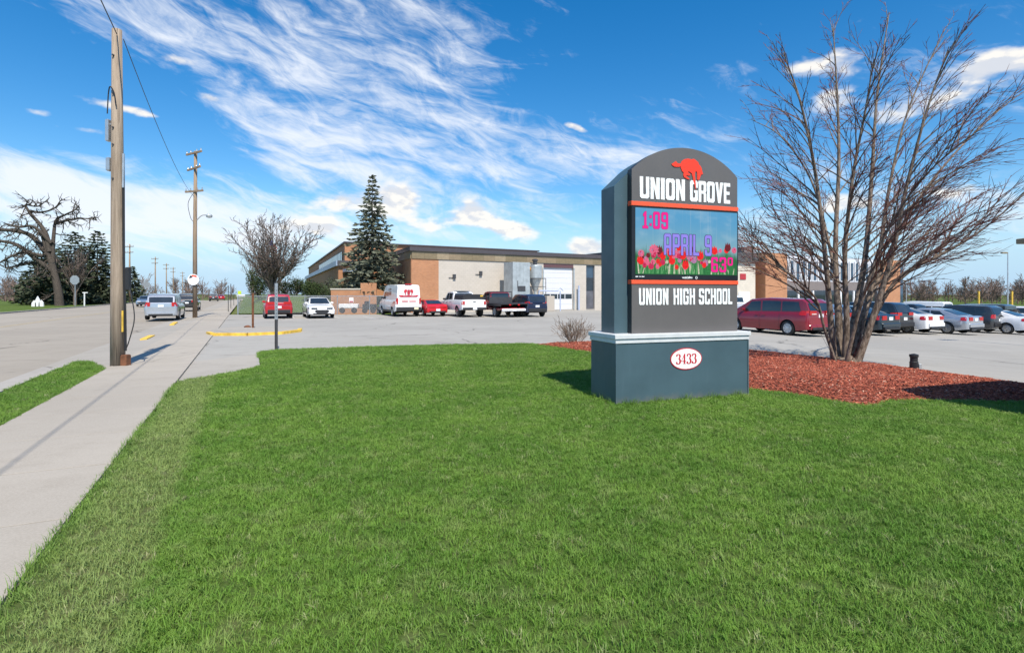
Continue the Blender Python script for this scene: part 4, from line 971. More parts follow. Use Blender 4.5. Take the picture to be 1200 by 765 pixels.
# street traffic
GS = 'vehicles on the street'
put('silver_minivan', 'silver minivan driving away in the kerb lane of the street', 'p_silver', V(VAN, tail=(.90, 1.16, .16, .12), tail_clear=False, W=1.98), 188.5, 36.0, GS)
put('black_street_suv', 'black sport utility vehicle ahead of the silver minivan', 'p_black', V(SUV, W=1.95), 219, 56, GS)
put('blue_grey_oncoming_car', 'pale blue-grey car coming the other way on the street', 'p_steel', SEDAN, 168, 74, GS, flip=True)
put('dark_distant_suv', 'dark sport utility vehicle far up the street near the crest', 'p_charcoal', SUV, 250, 128, GS)
put('red_distant_car', 'small red car far up the street beside dark vehicle', 'p_red', SEDAN, 259, 150, GS)
put('grey_distant_car', 'grey car farther ahead between black vehicle and pole', 'p_silver', SUV, 203, 90, GS)
# ------------------------------------------------------------------ buildings
def wallbox(name, x0, x1, y0, y1, z0, z1, mat, parent):
    o = MB().box(((x0+x1)/2, (y0+y1)/2, (z0+z1)/2), (x1-x0, y1-y0, z1-z0)).build(name, mat, parent); wall_uv(o.data); return o
def slant(name, p0, p1, thick, z0, z1, mat, parent):
    """wall between two plan points, thickness to its right"""
    a, b = Vector(p0), Vector(p1); t = (b - a).normalized(); n = Vector((t.y, -t.x)) * thick
    q = [a, b, b + n, a + n]
    o = MB().add([(p.x, p.y, z) for z in (z0, z1) for p in q], [(0, 1, 2, 3), (7, 6, 5, 4), (0, 4, 5, 1), (1, 5, 6, 2), (2, 6, 7, 3), (3, 7, 4, 0)]).build(name, mat, parent)
    wall_uv(o.data); return o
BA = math.atan2(.509, .861)
sh = thing('workshop_building', 'low brick and beige block school workshop with overhead door', 'building', ((482-600)/F*50, 50, 0), BA)
LS = Vector((.126, .992)).normalized()
FZ, PZ, TZ = 4.85, 5.55, 5.93
B0, G0, G1, N0, N1, E1 = 2.655, 14.33, 18.17, 19.89, 21.07, 33.0
wallbox('brick_wall', 0, B0, 0, .3, -.6, FZ, 'brick', sh)
wallbox('block_wall', B0, G0, .01, .3, -.6, FZ, 'block', sh); wallbox('block_wall', G0, G1, .01, .3, 4.80, FZ, 'block', sh)
wallbox('block_wall', G1, N0, .01, .3, -.6, FZ, 'block', sh); wallbox('block_wall', N0, N1, .01, .3, 4.77, FZ, 'block', sh); wallbox('block_wall', N1, E1, .01, .3, -.6, FZ, 'block', sh)
wallbox('threshold', G0, G1, .012, .3, -.6, .02, 'kerb_concrete', sh); wallbox('threshold', N0, N1, .012, .3, -.6, .02, 'kerb_concrete', sh)
slant('side_wall', (0.002, .302), LS * 16, .3, -.6, FZ, 'brick', sh)
slant('rear_wall', LS * 16, (E1, 16), .3, -.6, FZ, 'block', sh); slant('end_wall', (E1, 16), (E1, .302), .3, -.6, FZ, 'block', sh)
fm = [MB().box((.608, 0, 0), (1.212, .10, PZ - FZ), bev=.01).mesh('fascia_panel', m_, fix=True) for m_ in ('fascia_a', 'fascia_b', 'fascia_c')]
rg = random.Random(3)
for i in range(27): link('fascia_panel', fm[rg.choice([0, 0, 1, 2])], sh, (.02 + i*1.22, -.03, (FZ + PZ)/2))
for i in range(13):
    p = LS * (.06 + i*1.22); o = link('fascia_panel', fm[0], sh, (p.x - .03, p.y, (FZ + PZ)/2), math.atan2(LS.y, LS.x))
MB().add([(p[0], p[1], z) for z in (PZ, TZ) for p in ((-.22, -.2), (E1 + .2, -.2), (E1 + .2, 16.2), (LS.x*16 - .2, 16.2))], [(3,2,1,0),(4,5,6,7),(0,1,5,4),(1,2,6,5),(2,3,7,6),(3,0,4,7)]).build('roof', 'cap_metal', sh)
# overhead door
wallbox('door_header', G0, G1, .02, .25, 4.42, 4.80, 'maroon', sh)
dr = thing_part = MB().box(((G0+G1)/2, .24, 2.2), (G1 - G0, .04, 4.44)).build('overhead_door', 'door_white', sh)
nsec = 8; hs_ = 4.40 / nsec
for i in range(nsec):
    if i == 2: continue
    MB().box(((G0+G1)/2, .205, .02 + hs_*(i + .5)), (G1 - G0 - .06, .03, hs_ - .015), bev=.008).build('door_panel', 'door_white', dr)
for k in range(4):
    w0 = (G1 - G0 - .06)/4; MB().box((G0 + .03 + w0*(k + .5), .205, .02 + hs_*2.5), (w0 - .10, .02, hs_ - .06)).build('pane', 'glass', dr)
    MB().box((G0 + .03 + w0*(k + .5), .214, .02 + hs_*2.5), (w0 - .004, .016, hs_ - .004)).build('pane_frame', 'door_white', dr)
for x in (G0 - .06, G1 + .06): MB().box((x, -.03, 2.2), (.12, .08, 4.4)).build('door_jamb', 'steel_grey', sh)
# tall glazed personnel door
nd_ = MB().box(((N0+N1)/2, .22, 2.39), (N1 - N0, .04, 4.74)).build('glazed_door', 'frame_dark', sh)
for z0, z1, mt in ((3.42, 4.72, 'blue_glass'), (2.05, 3.34, 'glass'), (.06, 1.97, 'door_glass')): MB().box(((N0+N1)/2, .192, (z0+z1)/2), (N1 - N0 - .12, .02, z1 - z0)).build('pane', mt, nd_)
MB().box((N0 + .22, .165, 1.05), (.04, .05, .9)).build('handle', 'dark_steel', nd_)
for x, z in ((4.2, 3.3), (7.0, 3.65)): MB().box((x, -.08, z), (.28, .18, .42), bev=.02).box((x - .3, -.05, z - .1), (.5, .05, .04)).build('wall_light', 'dark_steel', sh)
MB().box((12.9, -.05, 4.6), (.25, .12, .2)).build('wall_light', 'dark_steel', sh)
MB().tube([(13.2, -.06, -.02), (13.2, -.06, 4.6)], .05, 8).build('downpipe', 'galv', sh)
MB().tube([(G1 + .45, -.35, -.05), (G1 + .45, -.35, 2.55)], .10, 10).build('guard_post', 'pale_blue_post', sh)

def W2(s, y, z=0): 
    e_, m_ = Vector((.861, .509)).normalized(), Vector((-.509, .861)).normalized(); p = Vector(((482-600)/F*50, 50)) + e_*s + m_*y; return (p.x, p.y, z)
dc = thing('dust_collector', 'pale grey steel dust collector cabinet on legs by the block wall', 'collector', W2(9.9, -2.0, -.03), BA)
MB().box((0, 0, 2.95), (1.9, 1.7, 3.5), bev=.02).build('cabinet', 'steel_grey', dc)
MB().box((.0, -.87, 2.2), (.85, .05, .5), bev=.01).box((-.42, -.86, 2.6), (.06, .04, .7)).build('access_hatch', 'dark_steel', dc)
for x in (-.85, .85):
    for y in (-.75, .75): MB().box((x, y, .62), (.12, .12, 1.24)).build('leg', 'dark_steel', dc)
MB().add([(-.85, -.75, 1.2), (.85, -.75, 1.2), (.85, .75, 1.2), (-.85, .75, 1.2), (-.2, -.2, .5), (.2, -.2, .5), (.2, .2, .5), (-.2, .2, .5)], [(0,1,5,4),(1,2,6,5),(2,3,7,6),(3,0,4,7),(4,5,6,7)]).build('hopper', 'dark_steel', dc)
for x in (-.55, -.15, .25, .65): MB().box((x, -.858, 3.7), (.02, .02, 1.8)).build('panel_rib', 'steel_grey', dc)
cy = thing('cyclone_separator', 'grey steel cyclone with cone standing on a pale pipe frame', 'cyclone', W2(12.05, -1.9, -.03), BA)
MB().lathe([(.02, 4.55), (.66, 4.5), (.68, 4.45), (.68, 3.25), (.60, 3.1), (.16, 1.95), (.12, 1.5)], 20).build('cyclone_body', 'steel_grey', cy, smooth=False)
MB().lathe([(.2, 4.5), (.2, 4.85), (.3, 4.95), (.3, 5.05), (.02, 5.15)], 12).build('vent_cap', 'dark_steel', cy)
MB().tube([(-.5, 0, 4.1), (-.9, 0, 4.15), (-1.2, -.1, 3.9)], .26, 12).build('duct', 'orange_duct', cy)
fr = MB()
for x, y in ((-.8, -.7), (.8, -.7), (.8, .7), (-.8, .7)): fr.tube([(x, y, 0), (x, y, 3.2)], .035, 6)
for z in (3.2, 2.4): fr.tube([(-.8, -.7, z), (.8, -.7, z), (.8, .7, z), (-.8, .7, z), (-.8, -.7, z)], .03, 6)
fr.build('support_frame', 'dark_steel', cy)
hr = thing('pipe_hoist_frame', 'pale blue pipe frame standing in front of the overhead door', 'frame', W2(12.9, -3.0, -.03), BA)
for x in (-1.1, 1.4): MB().tube([(x, 0, 0), (x, 0, 2.0)], .06, 8).build('leg', 'pale_blue_post', hr)
MB().tube([(-1.1, 0, 2.0), (1.15, 0, 2.0)], .07, 8).build('beam', 'pale_blue_post', hr); MB().tube([(1.1, 0, 2.0), (1.4, 0, 2.3), (1.75, 0, 2.0)], .05, 8).build('brace', 'pale_blue_post', hr)
MB().box((.2, .3, .75), (.9, .8, 1.5), bev=.03).build('drum_guard', 'pale_stone', hr)

# two-storey brick block and its lower wing behind the spruce
tb = thing('two_storey_brick_block', 'two-storey orange brick school block with strip windows behind the spruce', 'building', (-18.9, 63, 0), BA)
TL = LS * 70
slant('front_wall', (0, 0), (26, 0), -.3, -.6, 7.45, 'brick', tb); slant('side_wall', LS * .302, TL, .3, -.6, 7.45, 'brick', tb)
slant('rear_wall', TL, (26, 66), .3, -.6, 7.45, 'brick', tb); slant('end_wall', (26, 66), (26, .302), .3, -.6, 7.45, 'brick', tb)
MB().add([(p[0], p[1], z) for z in (7.45, 7.60) for p in ((-.25, -.25), (26.2, -.25), (26.2, 66), (TL.x - .25, TL.y))], [(3,2,1,0),(4,5,6,7),(0,1,5,4),(1,2,6,5),(2,3,7,6),(3,0,4,7)]).build('roof', 'cap_metal', tb)
for i in range(22):
    p = LS * (3.2 + i * 1.6); q = LS * (3.2 + i*1.6 + 1.4); n_ = Vector((-LS.y, LS.x)) * .05
    wn = slant('window', p + n_, q + n_, .1, 5.45, 6.75, 'frame_dark', tb)
    slant('pane', p + n_*1.25 + LS*.1, q + n_*1.25 - LS*.1, .03, 5.55, 6.65, 'blue_glass', wn)
o = slant('pier', (-.12, -.14), (1.2, -.14), -.3, -.6, 7.45, 'brick', tb)
lw = thing('low_brick_wing', 'single-storey brick wing with pale blue metal fascia', 'building', (-17.9, 57.2, 0), BA)
WL = LS * 60
slant('front_wall', (0, 0), (6.5, 0), -.3, -.6, 4.6, 'brick', lw); slant('side_wall', LS * .302, WL, .3, -.6, 4.6, 'brick', lw)
slant('fascia', (-.3, -.3), Vector((-.3, -.3)) + WL, .12, 4.55, 5.1, 'blue_fascia', lw); slant('fascia', (-.178, -.3), (6.5, -.3), -.12, 4.55, 5.1, 'roof_dark', lw)
MB().add([(p[0], p[1], z) for z in (4.62, 4.95) for p in ((-.15, -.15), (6.5, -.15), (14, 58), (WL.x - .15, WL.y - .2))], [(3,2,1,0),(4,5,6,7),(0,1,5,4),(1,2,6,5),(2,3,7,6),(3,0,4,7)]).build('roof', 'roof_dark', lw)
MB().box((1.4, -1.0, 4.05), (2.0, 1.8, .3), bev=.02).build('entrance_canopy', 'blue_fascia', lw)
# low brick screen wall in front of the spruce
sw = thing('brick_screen_wall', 'low orange brick screen wall under the spruce', 'wall', (-16.2, 49.6, 0), R(6))
wallbox('wall', 0, 2.6, 0, .3, -.3, 2.05, 'brick', sw); wallbox('wall', 2.602, 4.0, -.05, .3, -.3, 2.65, 'brick', sw); wallbox('coping', -.05, 2.598, -.05, .35, 2.05, 2.16, 'pale_stone', sw)
ct = thing('equipment_trailer', 'white low equipment trailer behind the fence by the brick wall', 'trailer', (-14.1, 48.0, 0), R(6))
MB().box((0, 0, .62), (1.6, .8, .38), bev=.04).build('tub', 'white_paint', ct)
for x in (-.5, .5): MB().lathe([(.02, -.08), (.24, -.08), (.26, 0), (.24, .08), (.02, .08)], 14, axis='Y', c=(x, -.42, .26)).build('wheel', 'tyre', ct)
MB().tube([(.8, 0, .5), (1.3, 0, .45)], .04, 6).tube([(1.3, 0, .48), (1.3, 0, 0)], .03, 6).build('tow_bar', 'dark_steel', ct)
cb = thing('utility_cart', 'dark utility cart beside the white trailer behind the fence', 'cart', (-12.3, 47.9, 0), R(6))
MB().box((0, 0, .55), (1.1, .7, .5), bev=.05).box((-.2, 0, .9), (.4, .5, .3), bev=.04).build('body', 'trim_black', cb)
for x in (-.35, .35): MB().lathe([(.02, -.06), (.22, -.06), (.24, 0), (.22, .06), (.02, .06)], 14, axis='Y', c=(x, -.36, .24)).build('wheel', 'tyre', cb)

# main school building across the side lot
RA_ = math.atan2(.455, .89); Cx, Cy = (863-600)/F*75, 75
ms = thing('main_school_building', 'two-storey school with white window wall between orange brick piers', 'building', (Cx, Cy, -1.0), RA_)
ZT = 8.25
wallbox('stone_wall', -16, 3.7, 0, .4, -.5, 7.0, 'pale_stone', ms); wallbox('roof_band', -16.2, 3.9, -.4, 12, 7.0, ZT, 'roof_dark', ms)
wallbox('recess_wall', 3.7, 5.0, 1.2, 1.5, -.5, ZT - .2, 'dark_brick', ms); wallbox('brick_pier', 5.0, 9.5, -.6, 1.5, -.5, ZT + .1, 'brick', ms)
wallbox('window_wall', 9.5, 32.8, .2, .5, -.5, ZT - .1, 'curtain_wall', ms); wallbox('brick_pier', 32.8, 37.6, -.6, 1.5, -.5, ZT - .1, 'brick', ms); wallbox('glass_link', 37.6, 40.5, .5, .8, -.5, ZT - .9, 'blue_glass', ms)
wallbox('spandrel', 9.5, 32.8, .06, .198, 3.2, 4.5, 'spandrel', ms); wallbox('roof', 9.45, 40.6, .7, 30, ZT - .3, ZT + .02, 'roof_dark', ms); wallbox('rear_mass', -16, 40.4, 12.1, 30, -.5, ZT - .35, 'dark_brick', ms)
wm = MB().box((0, 0, 0), (.62, .1, 2.7)).mesh('window', 'frame_dark', fix=True); pn = MB().box((0, -.045, 0), (.52, .03, 2.58)).mesh('pane', 'blue_glass', fix=True)
for i in range(18):
    o = link('window', wm, ms, (10.3 + i*1.29, .16, 6.1)); link('pane', pn, o)
    MB().box((10.3 + i*1.29 + .645, .10, 6.15), (.16, .22, 3.0)).build('mullion_fin', 'white_paint', ms)
for i in range(7):
    o = MB().box((11.2 + i*3.3, .16, 1.75), (2.9, .1, 2.7)).build('window', 'frame_dark', ms); MB().box((11.2 + i*3.3, .11, 1.75), (2.7, .03, 2.5)).build('pane', 'glass', o)
    MB().box((11.2 + i*3.3 + 1.65, .08, 1.75), (.3, .24, 2.75)).build('column', 'white_paint', ms)
MB().box((-6, 4, ZT + .6), (3, 2.5, 1.2)).build('roof_unit', 'steel_grey', ms); MB().box((6, 4, ZT + .5), (2, 2, 1.4)).build('roof_unit', 'spandrel', ms)
MB().box((1.2, -.05, 5.0), (1.1, .08, .8), bev=.03).build('wall_emblem', 'p_red', ms); MB().box((1.4, -.06, 1.9), (2.2, .12, 2.0)).build('service_door', 'white_paint', ms)
# off to the right, unseen: a plain shed added to cast the shadow over the mulch
us = thing('shadow_casting_shed', 'plain grey flat-roofed shed added out of view to cast the shadow on the mulch', 'shed', (7.62, 7.05, gz(8.5, 7)), SA)
MB().box((2.0, 0, 1.45), (4.0, 1.0, 3.0)).build('wall', 'steel_grey', us); MB().box((2.0, 0, 3.0), (4.1, 1.1, .1), bev=.01).build('roof', 'roof_dark', us)
dr = MB().box((1.2, -.51, 1.05), (.9, .04, 2.0), bev=.01).build('door', 'dark_steel', us); MB().box((1.5, -.55, 1.05), (.05, .05, .15)).build('handle', 'chrome', dr)
# ------------------------------------------------------------------ trees
def smooth_path(pts, n=5):
    P = [Vector(p) for p in pts]; P = [P[0]*2 - P[1]] + P + [P[-1]*2 - P[-2]]; o = []
    for i in range(1, len(P) - 2):
        a, b, c_, d = P[i-1:i+3]
        for k in range(n):
            t = k/n; o.append(.5*((2*b) + (c_ - a)*t + (2*a - 5*b + 4*c_ - d)*t*t + (3*b - a - 3*c_ + d)*t**3))
    return o + [P[-2]]
class Bare:
    def __init__(s, seed, kink=.12, up=.10, twig_r=.0035, droop=0): s.g = random.Random(seed); s.big, s.mid, s.tw = MB(), MB(), MB(); s.kink, s.up, s.tr, s.droop = kink, up, twig_r, droop
    def rv(s): return Vector((s.g.gauss(0, 1), s.g.gauss(0, 1), s.g.gauss(0, 1)))
    def line(s, p, d, L, n, k=None, up=None):
        pts = [Vector(p)]; d = d.normalized(); k = s.kink if k is None else k; up = s.up if up is None else up
        for i in range(n):
            d = (d + s.rv()*k + Vector((0, 0, up))).normalized(); pts.append(pts[-1] + d*(L/n))
        return pts
    def side(s, d, ang):
        a = d.orthogonal().normalized(); a = Matrix.Rotation(s.g.uniform(0, 6.283), 3, d) @ a
        return (d*math.cos(ang) + a*math.sin(ang)).normalized()
    def twig(s, p, d, L): s.tw.tube(s.line(p, d, L, 2, .12, .05), [s.tr*1.3, s.tr, s.tr*.6], 3, cap=False)
    def branch(s, p, d, L, r, lev, dens=(4.5, 7), ang=(.45, .85), up=None):
        n = 7 if lev == 1 else 4; pts = s.line(p, d, L, n, None, up)
        rad = [max(s.tr*1.2, r*(1 - .88*i/n)) for i in range(n + 1)]
        (s.mid if lev == 1 else s.tw).tube(pts, rad, 5 if lev == 1 else 3, cap=False)
        cnt = max(1, int(L*dens[0 if lev == 1 else 1]))
        for j in range(cnt):
            f = .18 + .8*(j + s.g.random())/cnt; f = min(f, .99); i = min(int(f*n), n - 1); q = pts[i].lerp(pts[i+1], f*n - i); t = (pts[i+1] - pts[i]).normalized()
            nd = s.side(t, s.g.uniform(*ang))
            if lev == 1: s.branch(q, nd, L*s.g.uniform(.25, .5)*(1.15 - .6*f), r*.42, 2, dens, ang)
            else: s.twig(q, nd, L*s.g.uniform(.2, .5)*(1.2 - .5*f) + s.tr*18)
    def stem(s, pts, r0, r1, n=8, sm=5):
        P = smooth_path(pts, sm); m_ = len(P); s.big.tube(P, [lerp(r0, r1, (i/(m_-1))**.8) for i in range(m_)], n, cap=False); return P
    def build(s, root, m1, m2):
        a = s.big.build('trunk', m1, root, smooth=True, fix=False); b = s.mid.build('limbs', m1, root, smooth=True, fix=False); c_ = s.tw.build('crown', m2, root, fix=False); return root
# the big multi-stemmed tree in the mulch bed
BY = 13.2
tx, ty_ = (990-600)/F*BY, BY; tz = bed_h(tx, ty_) + gz(tx, ty_) - .06
ft = thing('multi_stemmed_tree', 'large bare multi-stemmed tree with reddish twigs in the mulch bed', 'tree')
T = Bare(21, .035, -.012, .0041)
def sp(lst): return [at(x, y, Y) for x, y, Y in lst]
stems = [
 ([(978, 432, 13.2), (973, 370, 13.15), (966, 290, 13.0), (955, 200, 12.8), (938, 120, 12.6), (918, 62, 12.5)], .075, .010),
 ([(984, 432, 13.3), (982, 370, 13.4), (979, 290, 13.6), (983, 190, 13.8), (981, 110, 13.9), (976, 28, 14.0)], .085, .010),
 ([(990, 432, 13.1), (992, 370, 13.0), (990, 300, 12.9), (999, 210, 12.7), (1014, 130, 12.4), (1024, 70, 12.3)], .075, .009),
 ([(994, 432, 13.4), (1000, 380, 13.6), (1014, 300, 13.9), (1022, 200, 14.2), (1028, 110, 14.4), (1042, 15, 14.6)], .095, .010),
 ([(998, 432, 13.2), (1012, 370, 13.3), (1030, 300, 13.4), (1042, 220, 13.6), (1064, 130, 13.8), (1104, 40, 13.9)], .075, .009),
 ([(1002, 432, 13.0), (1022, 375, 12.9), (1045, 300, 12.7), (1062, 220, 12.5), (1086, 130, 12.2), (1112, 55, 12.0)], .080, .009),
 ([(1000, 432, 13.1), (1024, 372, 13.0), (1054, 325, 12.8), (1100, 300, 12.4), (1150, 270, 12.0), (1215, 215, 11.6)], .060, .008),
 ([(982, 432, 13.0), (966, 385, 12.9), (956, 350, 12.7), (930, 325, 12.4), (900, 308, 12.1), (872, 305, 11.9)], .034, .006),
 ([(986, 432, 13.5), (984, 360, 13.8), (970, 280, 14.3), (950, 210, 14.9), (915, 160, 15.4), (880, 140, 15.8)], .055, .007),
 ([(996, 432, 13.3), (1020, 350, 13.6), (1060, 260, 14.2), (1110, 190, 14.8), (1170, 130, 15.4), (1225, 90, 15.8)], .055, .007),
 ([(990, 432, 12.9), (1008, 360, 12.5), (1040, 270, 12.0), (1090, 200, 11.5), (1150, 150, 11.1)], .045, .006)]
ax = at(994, 430, 13.2)
for k, (pl_, r0, r1) in enumerate(stems):
    P = T.stem(sp(pl_), r0*1.18, r1, 9)
    m_ = len(P); nb = 29 if k < 6 else (16 if k < 8 else 12)
    for j in range(nb):
        f = .27 + .72*(j + T.g.random()*.8)/nb; i = min(int(f*(m_-1)), m_-2); q = P[i].lerp(P[i+1], f*(m_-1) - i); t = (P[i+1] - P[i]).normalized()
        radial = Vector((q.x - ax.x, (q.y - ax.y)*1.0, 0)); radial = radial.normalized() if radial.length > .05 else T.rv()
        out_ = (radial*.9 + Vector((T.g.gauss(0, .5), T.g.gauss(0, .65), 0))).normalized()
        elev = lerp(.60, 1.05, f) + T.g.uniform(-.12, .15); d_ = Vector((out_.x*math.cos(elev), out_.y*math.cos(elev), math.sin(elev)))
        L_ = lerp(3.4, .85, f**.9) * T.g.uniform(.6, 1.2)
        T.branch(q, d_, L_, .006 + .0072*L_, 1, (4.6, 5.4), (.28, .58), -.06)
for j in range(14):   # shoots from the root flare
    a = T.g.uniform(0, 6.28); p = at(990, 420, 13.1) + Vector((.22*math.cos(a), .22*math.sin(a), 0)); T.twig(p, Vector((math.cos(a)*.5, math.sin(a)*.5, 1)), T.g.uniform(.4, 1.1))
T.build(ft, 'bark_grey', 'twig')
MB().lathe([(.42, -.14), (.33, -.02), (.24, .06), (.10, .12)], 14, c=(at(990, 425, 13.2).x, 13.2, tz + .05)).build('root_flare', 'bark_grey', ft, smooth=True)

def bare_tree(name, label, x, y, z, h, spread, seed, n=9, m1='bark_far', m2='bark_far', tr=.012, nb=12, dens=(2.0, 2.2), group=None, trunk=.25, kink=.10):
    o = thing(name, label, 'tree', (x, y, z), 0, group); t = Bare(seed, kink, .06, tr)
    r = h*.022; t.stem([(0, 0, -.3), (0, 0, h*trunk*.5), (.05, .02, h*trunk)], r*1.2, r, 8)
    for k in range(n):
        a = 6.283*k/n + t.g.uniform(-.3, .3); q = t.g.uniform(.25, 1)*spread if k % 3 else spread*.25
        top = h*(1 - .28*(q/spread)**2)*t.g.uniform(.85, 1)
        P = t.stem([(0, 0, h*trunk*.8), (q*.22*math.cos(a), q*.22*math.sin(a), h*(trunk + .15)), (q*.6*math.cos(a), q*.6*math.sin(a), h*(trunk + .40)), (q*math.cos(a), q*math.sin(a), top)], r*.55, tr*1.4, 5, 3)
        m_ = len(P)
        for j in range(nb):
            f = .25 + .72*(j + t.g.random())/nb; i = min(int(f*(m_-1)), m_-2); pp = P[i].lerp(P[i+1], f*(m_-1) - i); tt = (P[i+1] - P[i]).normalized()
            t.branch(pp, t.side(tt, t.g.uniform(.4, .95)), h*t.g.uniform(.12, .26)*(1.2 - .6*f), r*.16, 1, dens)
    return t.build(o, m1, m2)
bare_tree('bare_lawn_tree', 'round-crowned bare tree on the grass bank behind red vehicle', (319-600)/F*58, 58, 1.2, 9.0, 5.3, 5, n=21, nb=20, tr=.017, dens=(3.0, 3.0), trunk=.08)
bare_tree('small_bare_tree', 'smaller bare tree farther along the bank by the street', (296-600)/F*82, 82, 1.0, 6.5, 2.6, 9, n=7, nb=9, tr=.014)
# old oak by the far side of the street
OY = 84
ok = thing('old_oak_tree', 'gnarled dark bare oak with heavy twisted limbs across the street', 'tree')
T = Bare(33, .20, .02, .036)
oak = [([(70, 361, 84), (68, 340, 84), (63, 318, 84), (58, 302, 84), (54, 290, 84), (50, 278, 84)], .66, .22), ([(62, 318, 84), (44, 305, 83), (20, 287, 82), (-6, 281, 82), (-40, 270, 82)], .42, .14), ([(56, 298, 84), (36, 276, 85), (12, 270, 85), (-20, 268, 86), (-45, 258, 87)], .42, .15), ([(58, 295, 84), (54, 275, 84), (46, 262, 84), (34, 248, 84), (46, 249, 84), (60, 246, 83), (72, 238, 83)], .40, .07),
       ([(60, 285, 84), (40, 266, 83), (22, 266, 82), (6, 262, 81)], .30, .10), ([(65, 326, 84), (62, 300, 84.2), (63, 275, 84.5), (66, 258, 85), (76, 252, 85), (88, 246, 85), (93, 240, 85)], .36, .06), ([(66, 262, 85), (80, 258, 86), (96, 256, 86), (114, 258, 86)], .25, .06), ([(50, 300, 83), (30, 296, 82), (14, 300, 81), (-4, 310, 81)], .28, .10), ([(52, 312, 84), (34, 308, 83), (18, 312, 82), (6, 314, 82)], .28, .09), ([(34, 248, 84), (30, 240, 84), (44, 242, 84), (56, 234, 84)], .2, .05)]
for pl_, r0, r1 in oak:
    P = T.stem(sp(pl_), r0, r1, 8, 4); m_ = len(P)
    for j in range(15):
        f = min(.995, .15 + .85*(j + T.g.random())/15); i = min(int(f*(m_-1)), m_-2); q = P[i].lerp(P[i+1], f*(m_-1) - i); T.branch(q, (T.rv()*.9 + Vector((.1, 0, -.05))), T.g.uniform(.8, 2.4)*(1.25 - .5*f), .11, 1, (2.4, 2.0), (.5, 1.1))
T.build(ok, 'bark_dark', 'bark_dark')
bare_tree('scrubby_bare_tree', 'grey twiggy bare tree between the oak and the dark conifers', (88-600)/F*88, 88, 0, 9.6, 4.6, 44, n=13, nb=11, tr=.026, dens=(1.8, 1.8), trunk=.2)

def conifer(name, label, x, y, z, h, rad, seed, mat='spruce', low=.06, nwh=30, nbr=13, leaf=.34, droop=.25, group=None, trunk_r=None, cat='tree', fill=1.0, shp=.85):
    g = random.Random(seed); o = thing(name, label, cat, (x, y, z), 0, group)
    MB().tube([(0, 0, -.3), (0, 0, h*.5), (.03, 0, h*.98)], [trunk_r or h*.018, h*.010, .01], 8).build('trunk', 'bark_dark', o)
    br, lf = MB(), MB()
    for w_ in range(nwh):
        f = w_/(nwh - 1); zz = h*(low + (1 - low)*f**.92); R0 = rad*(1 - f)**shp*g.uniform(.82, 1.1) + .10; n = max(4, int(nbr*(1 - f*.6)))
        for k in range(n):
            a = 6.283*(k + g.random()*.7)/n; L = R0*g.uniform(.6, 1.12); dr = droop*L*(.6 + .6*(1 - f)); dx_, dy_ = math.cos(a), math.sin(a)
            tip = Vector((dx_*L, dy_*L, zz - dr + .18*L*f)); mid = Vector((dx_*L*.5, dy_*L*.5, zz - dr*.25)); p0 = Vector((0, 0, zz))
            br.tube([p0, mid, tip], [.02 + .012*L, .015, .006], 3, cap=False)
            m_ = max(3, int(L/leaf*2.6*fill))
            for q in range(m_):
                t = (q + g.random())/m_; t = .12 + .88*t; c_ = p0*(1-t)**2 + mid*2*t*(1-t) + tip*t*t
                for u_ in range(3):
                    b = a + g.uniform(-1.25, 1.25); l_ = leaf*g.uniform(.6, 1.15)*(.75 + .4*(1 - f)); e = g.uniform(-.55, .35); d = Vector((math.cos(b)*math.cos(e), math.sin(b)*math.cos(e), math.sin(e)))
                    sd = d.cross(Vector((g.gauss(0, 1), g.gauss(0, 1), g.gauss(0, 1)))).normalized()*l_*g.uniform(.14, .24); c2 = c_ + Vector((g.gauss(0, .05), g.gauss(0, .05), g.gauss(0, .05)))
                    lf.add([c2 - sd*.5, c2 + d*l_*.5 - sd, c2 + d*l_, c2 + d*l_*.5 + sd, c2 + sd*.5], [(0, 1, 2, 3, 4)])
    br.build('branches', 'bark_dark', o, fix=False); lf.build('crown', mat, o, fix=False); return o
conifer('spruce_tree', 'tall grey-green spruce standing in front of the brick school', (436-600)/F*52, 52, 0, 12.6, 2.95, 1, low=.20, nwh=25, nbr=13, leaf=.50, fill=1.0)
conifer('dark_spruce_tree', 'broad dark conifer right of the gnarled oak across the street', (114-600)/F*98, 98, 0, 12.6, 5.2, 2, 'dark_conifer', shp=.6, low=.02, nwh=26, nbr=12, leaf=.8, fill=.8, group='dark conifers behind the oak')
conifer('dark_spruce_tree', 'dark conifer directly behind the trunk of the gnarled oak', (88-600)/F*96, 96, 0, 12.2, 5.6, 3, 'dark_conifer', shp=.5, low=.02, nwh=26, nbr=12, leaf=.8, fill=.8, group='dark conifers behind the oak')
conifer('dark_spruce_tree', 'lowest of the dark conifers, spreading left of the oak trunk', (60-600)/F*94, 94, 0, 9.6, 5.2, 4, 'dark_conifer', shp=.5, low=.02, nwh=22, nbr=12, leaf=.8, fill=.8, group='dark conifers behind the oak')
conifer('roadside_conifer', 'narrow dark conifer far up the left side of the street', (155-600)/F*128, 128, 0, 7.8, 2.6, 6, 'dark_conifer', low=.02, nwh=16, nbr=10, leaf=1.0, fill=.7)
conifer('roadside_conifer', 'tiny dark conifer at the edge of the far meadow', (29-600)/F*150, 150, 0, 7.5, 2.2, 8, 'dark_conifer', low=.02, nwh=12, nbr=9, leaf=1.1, fill=.7)
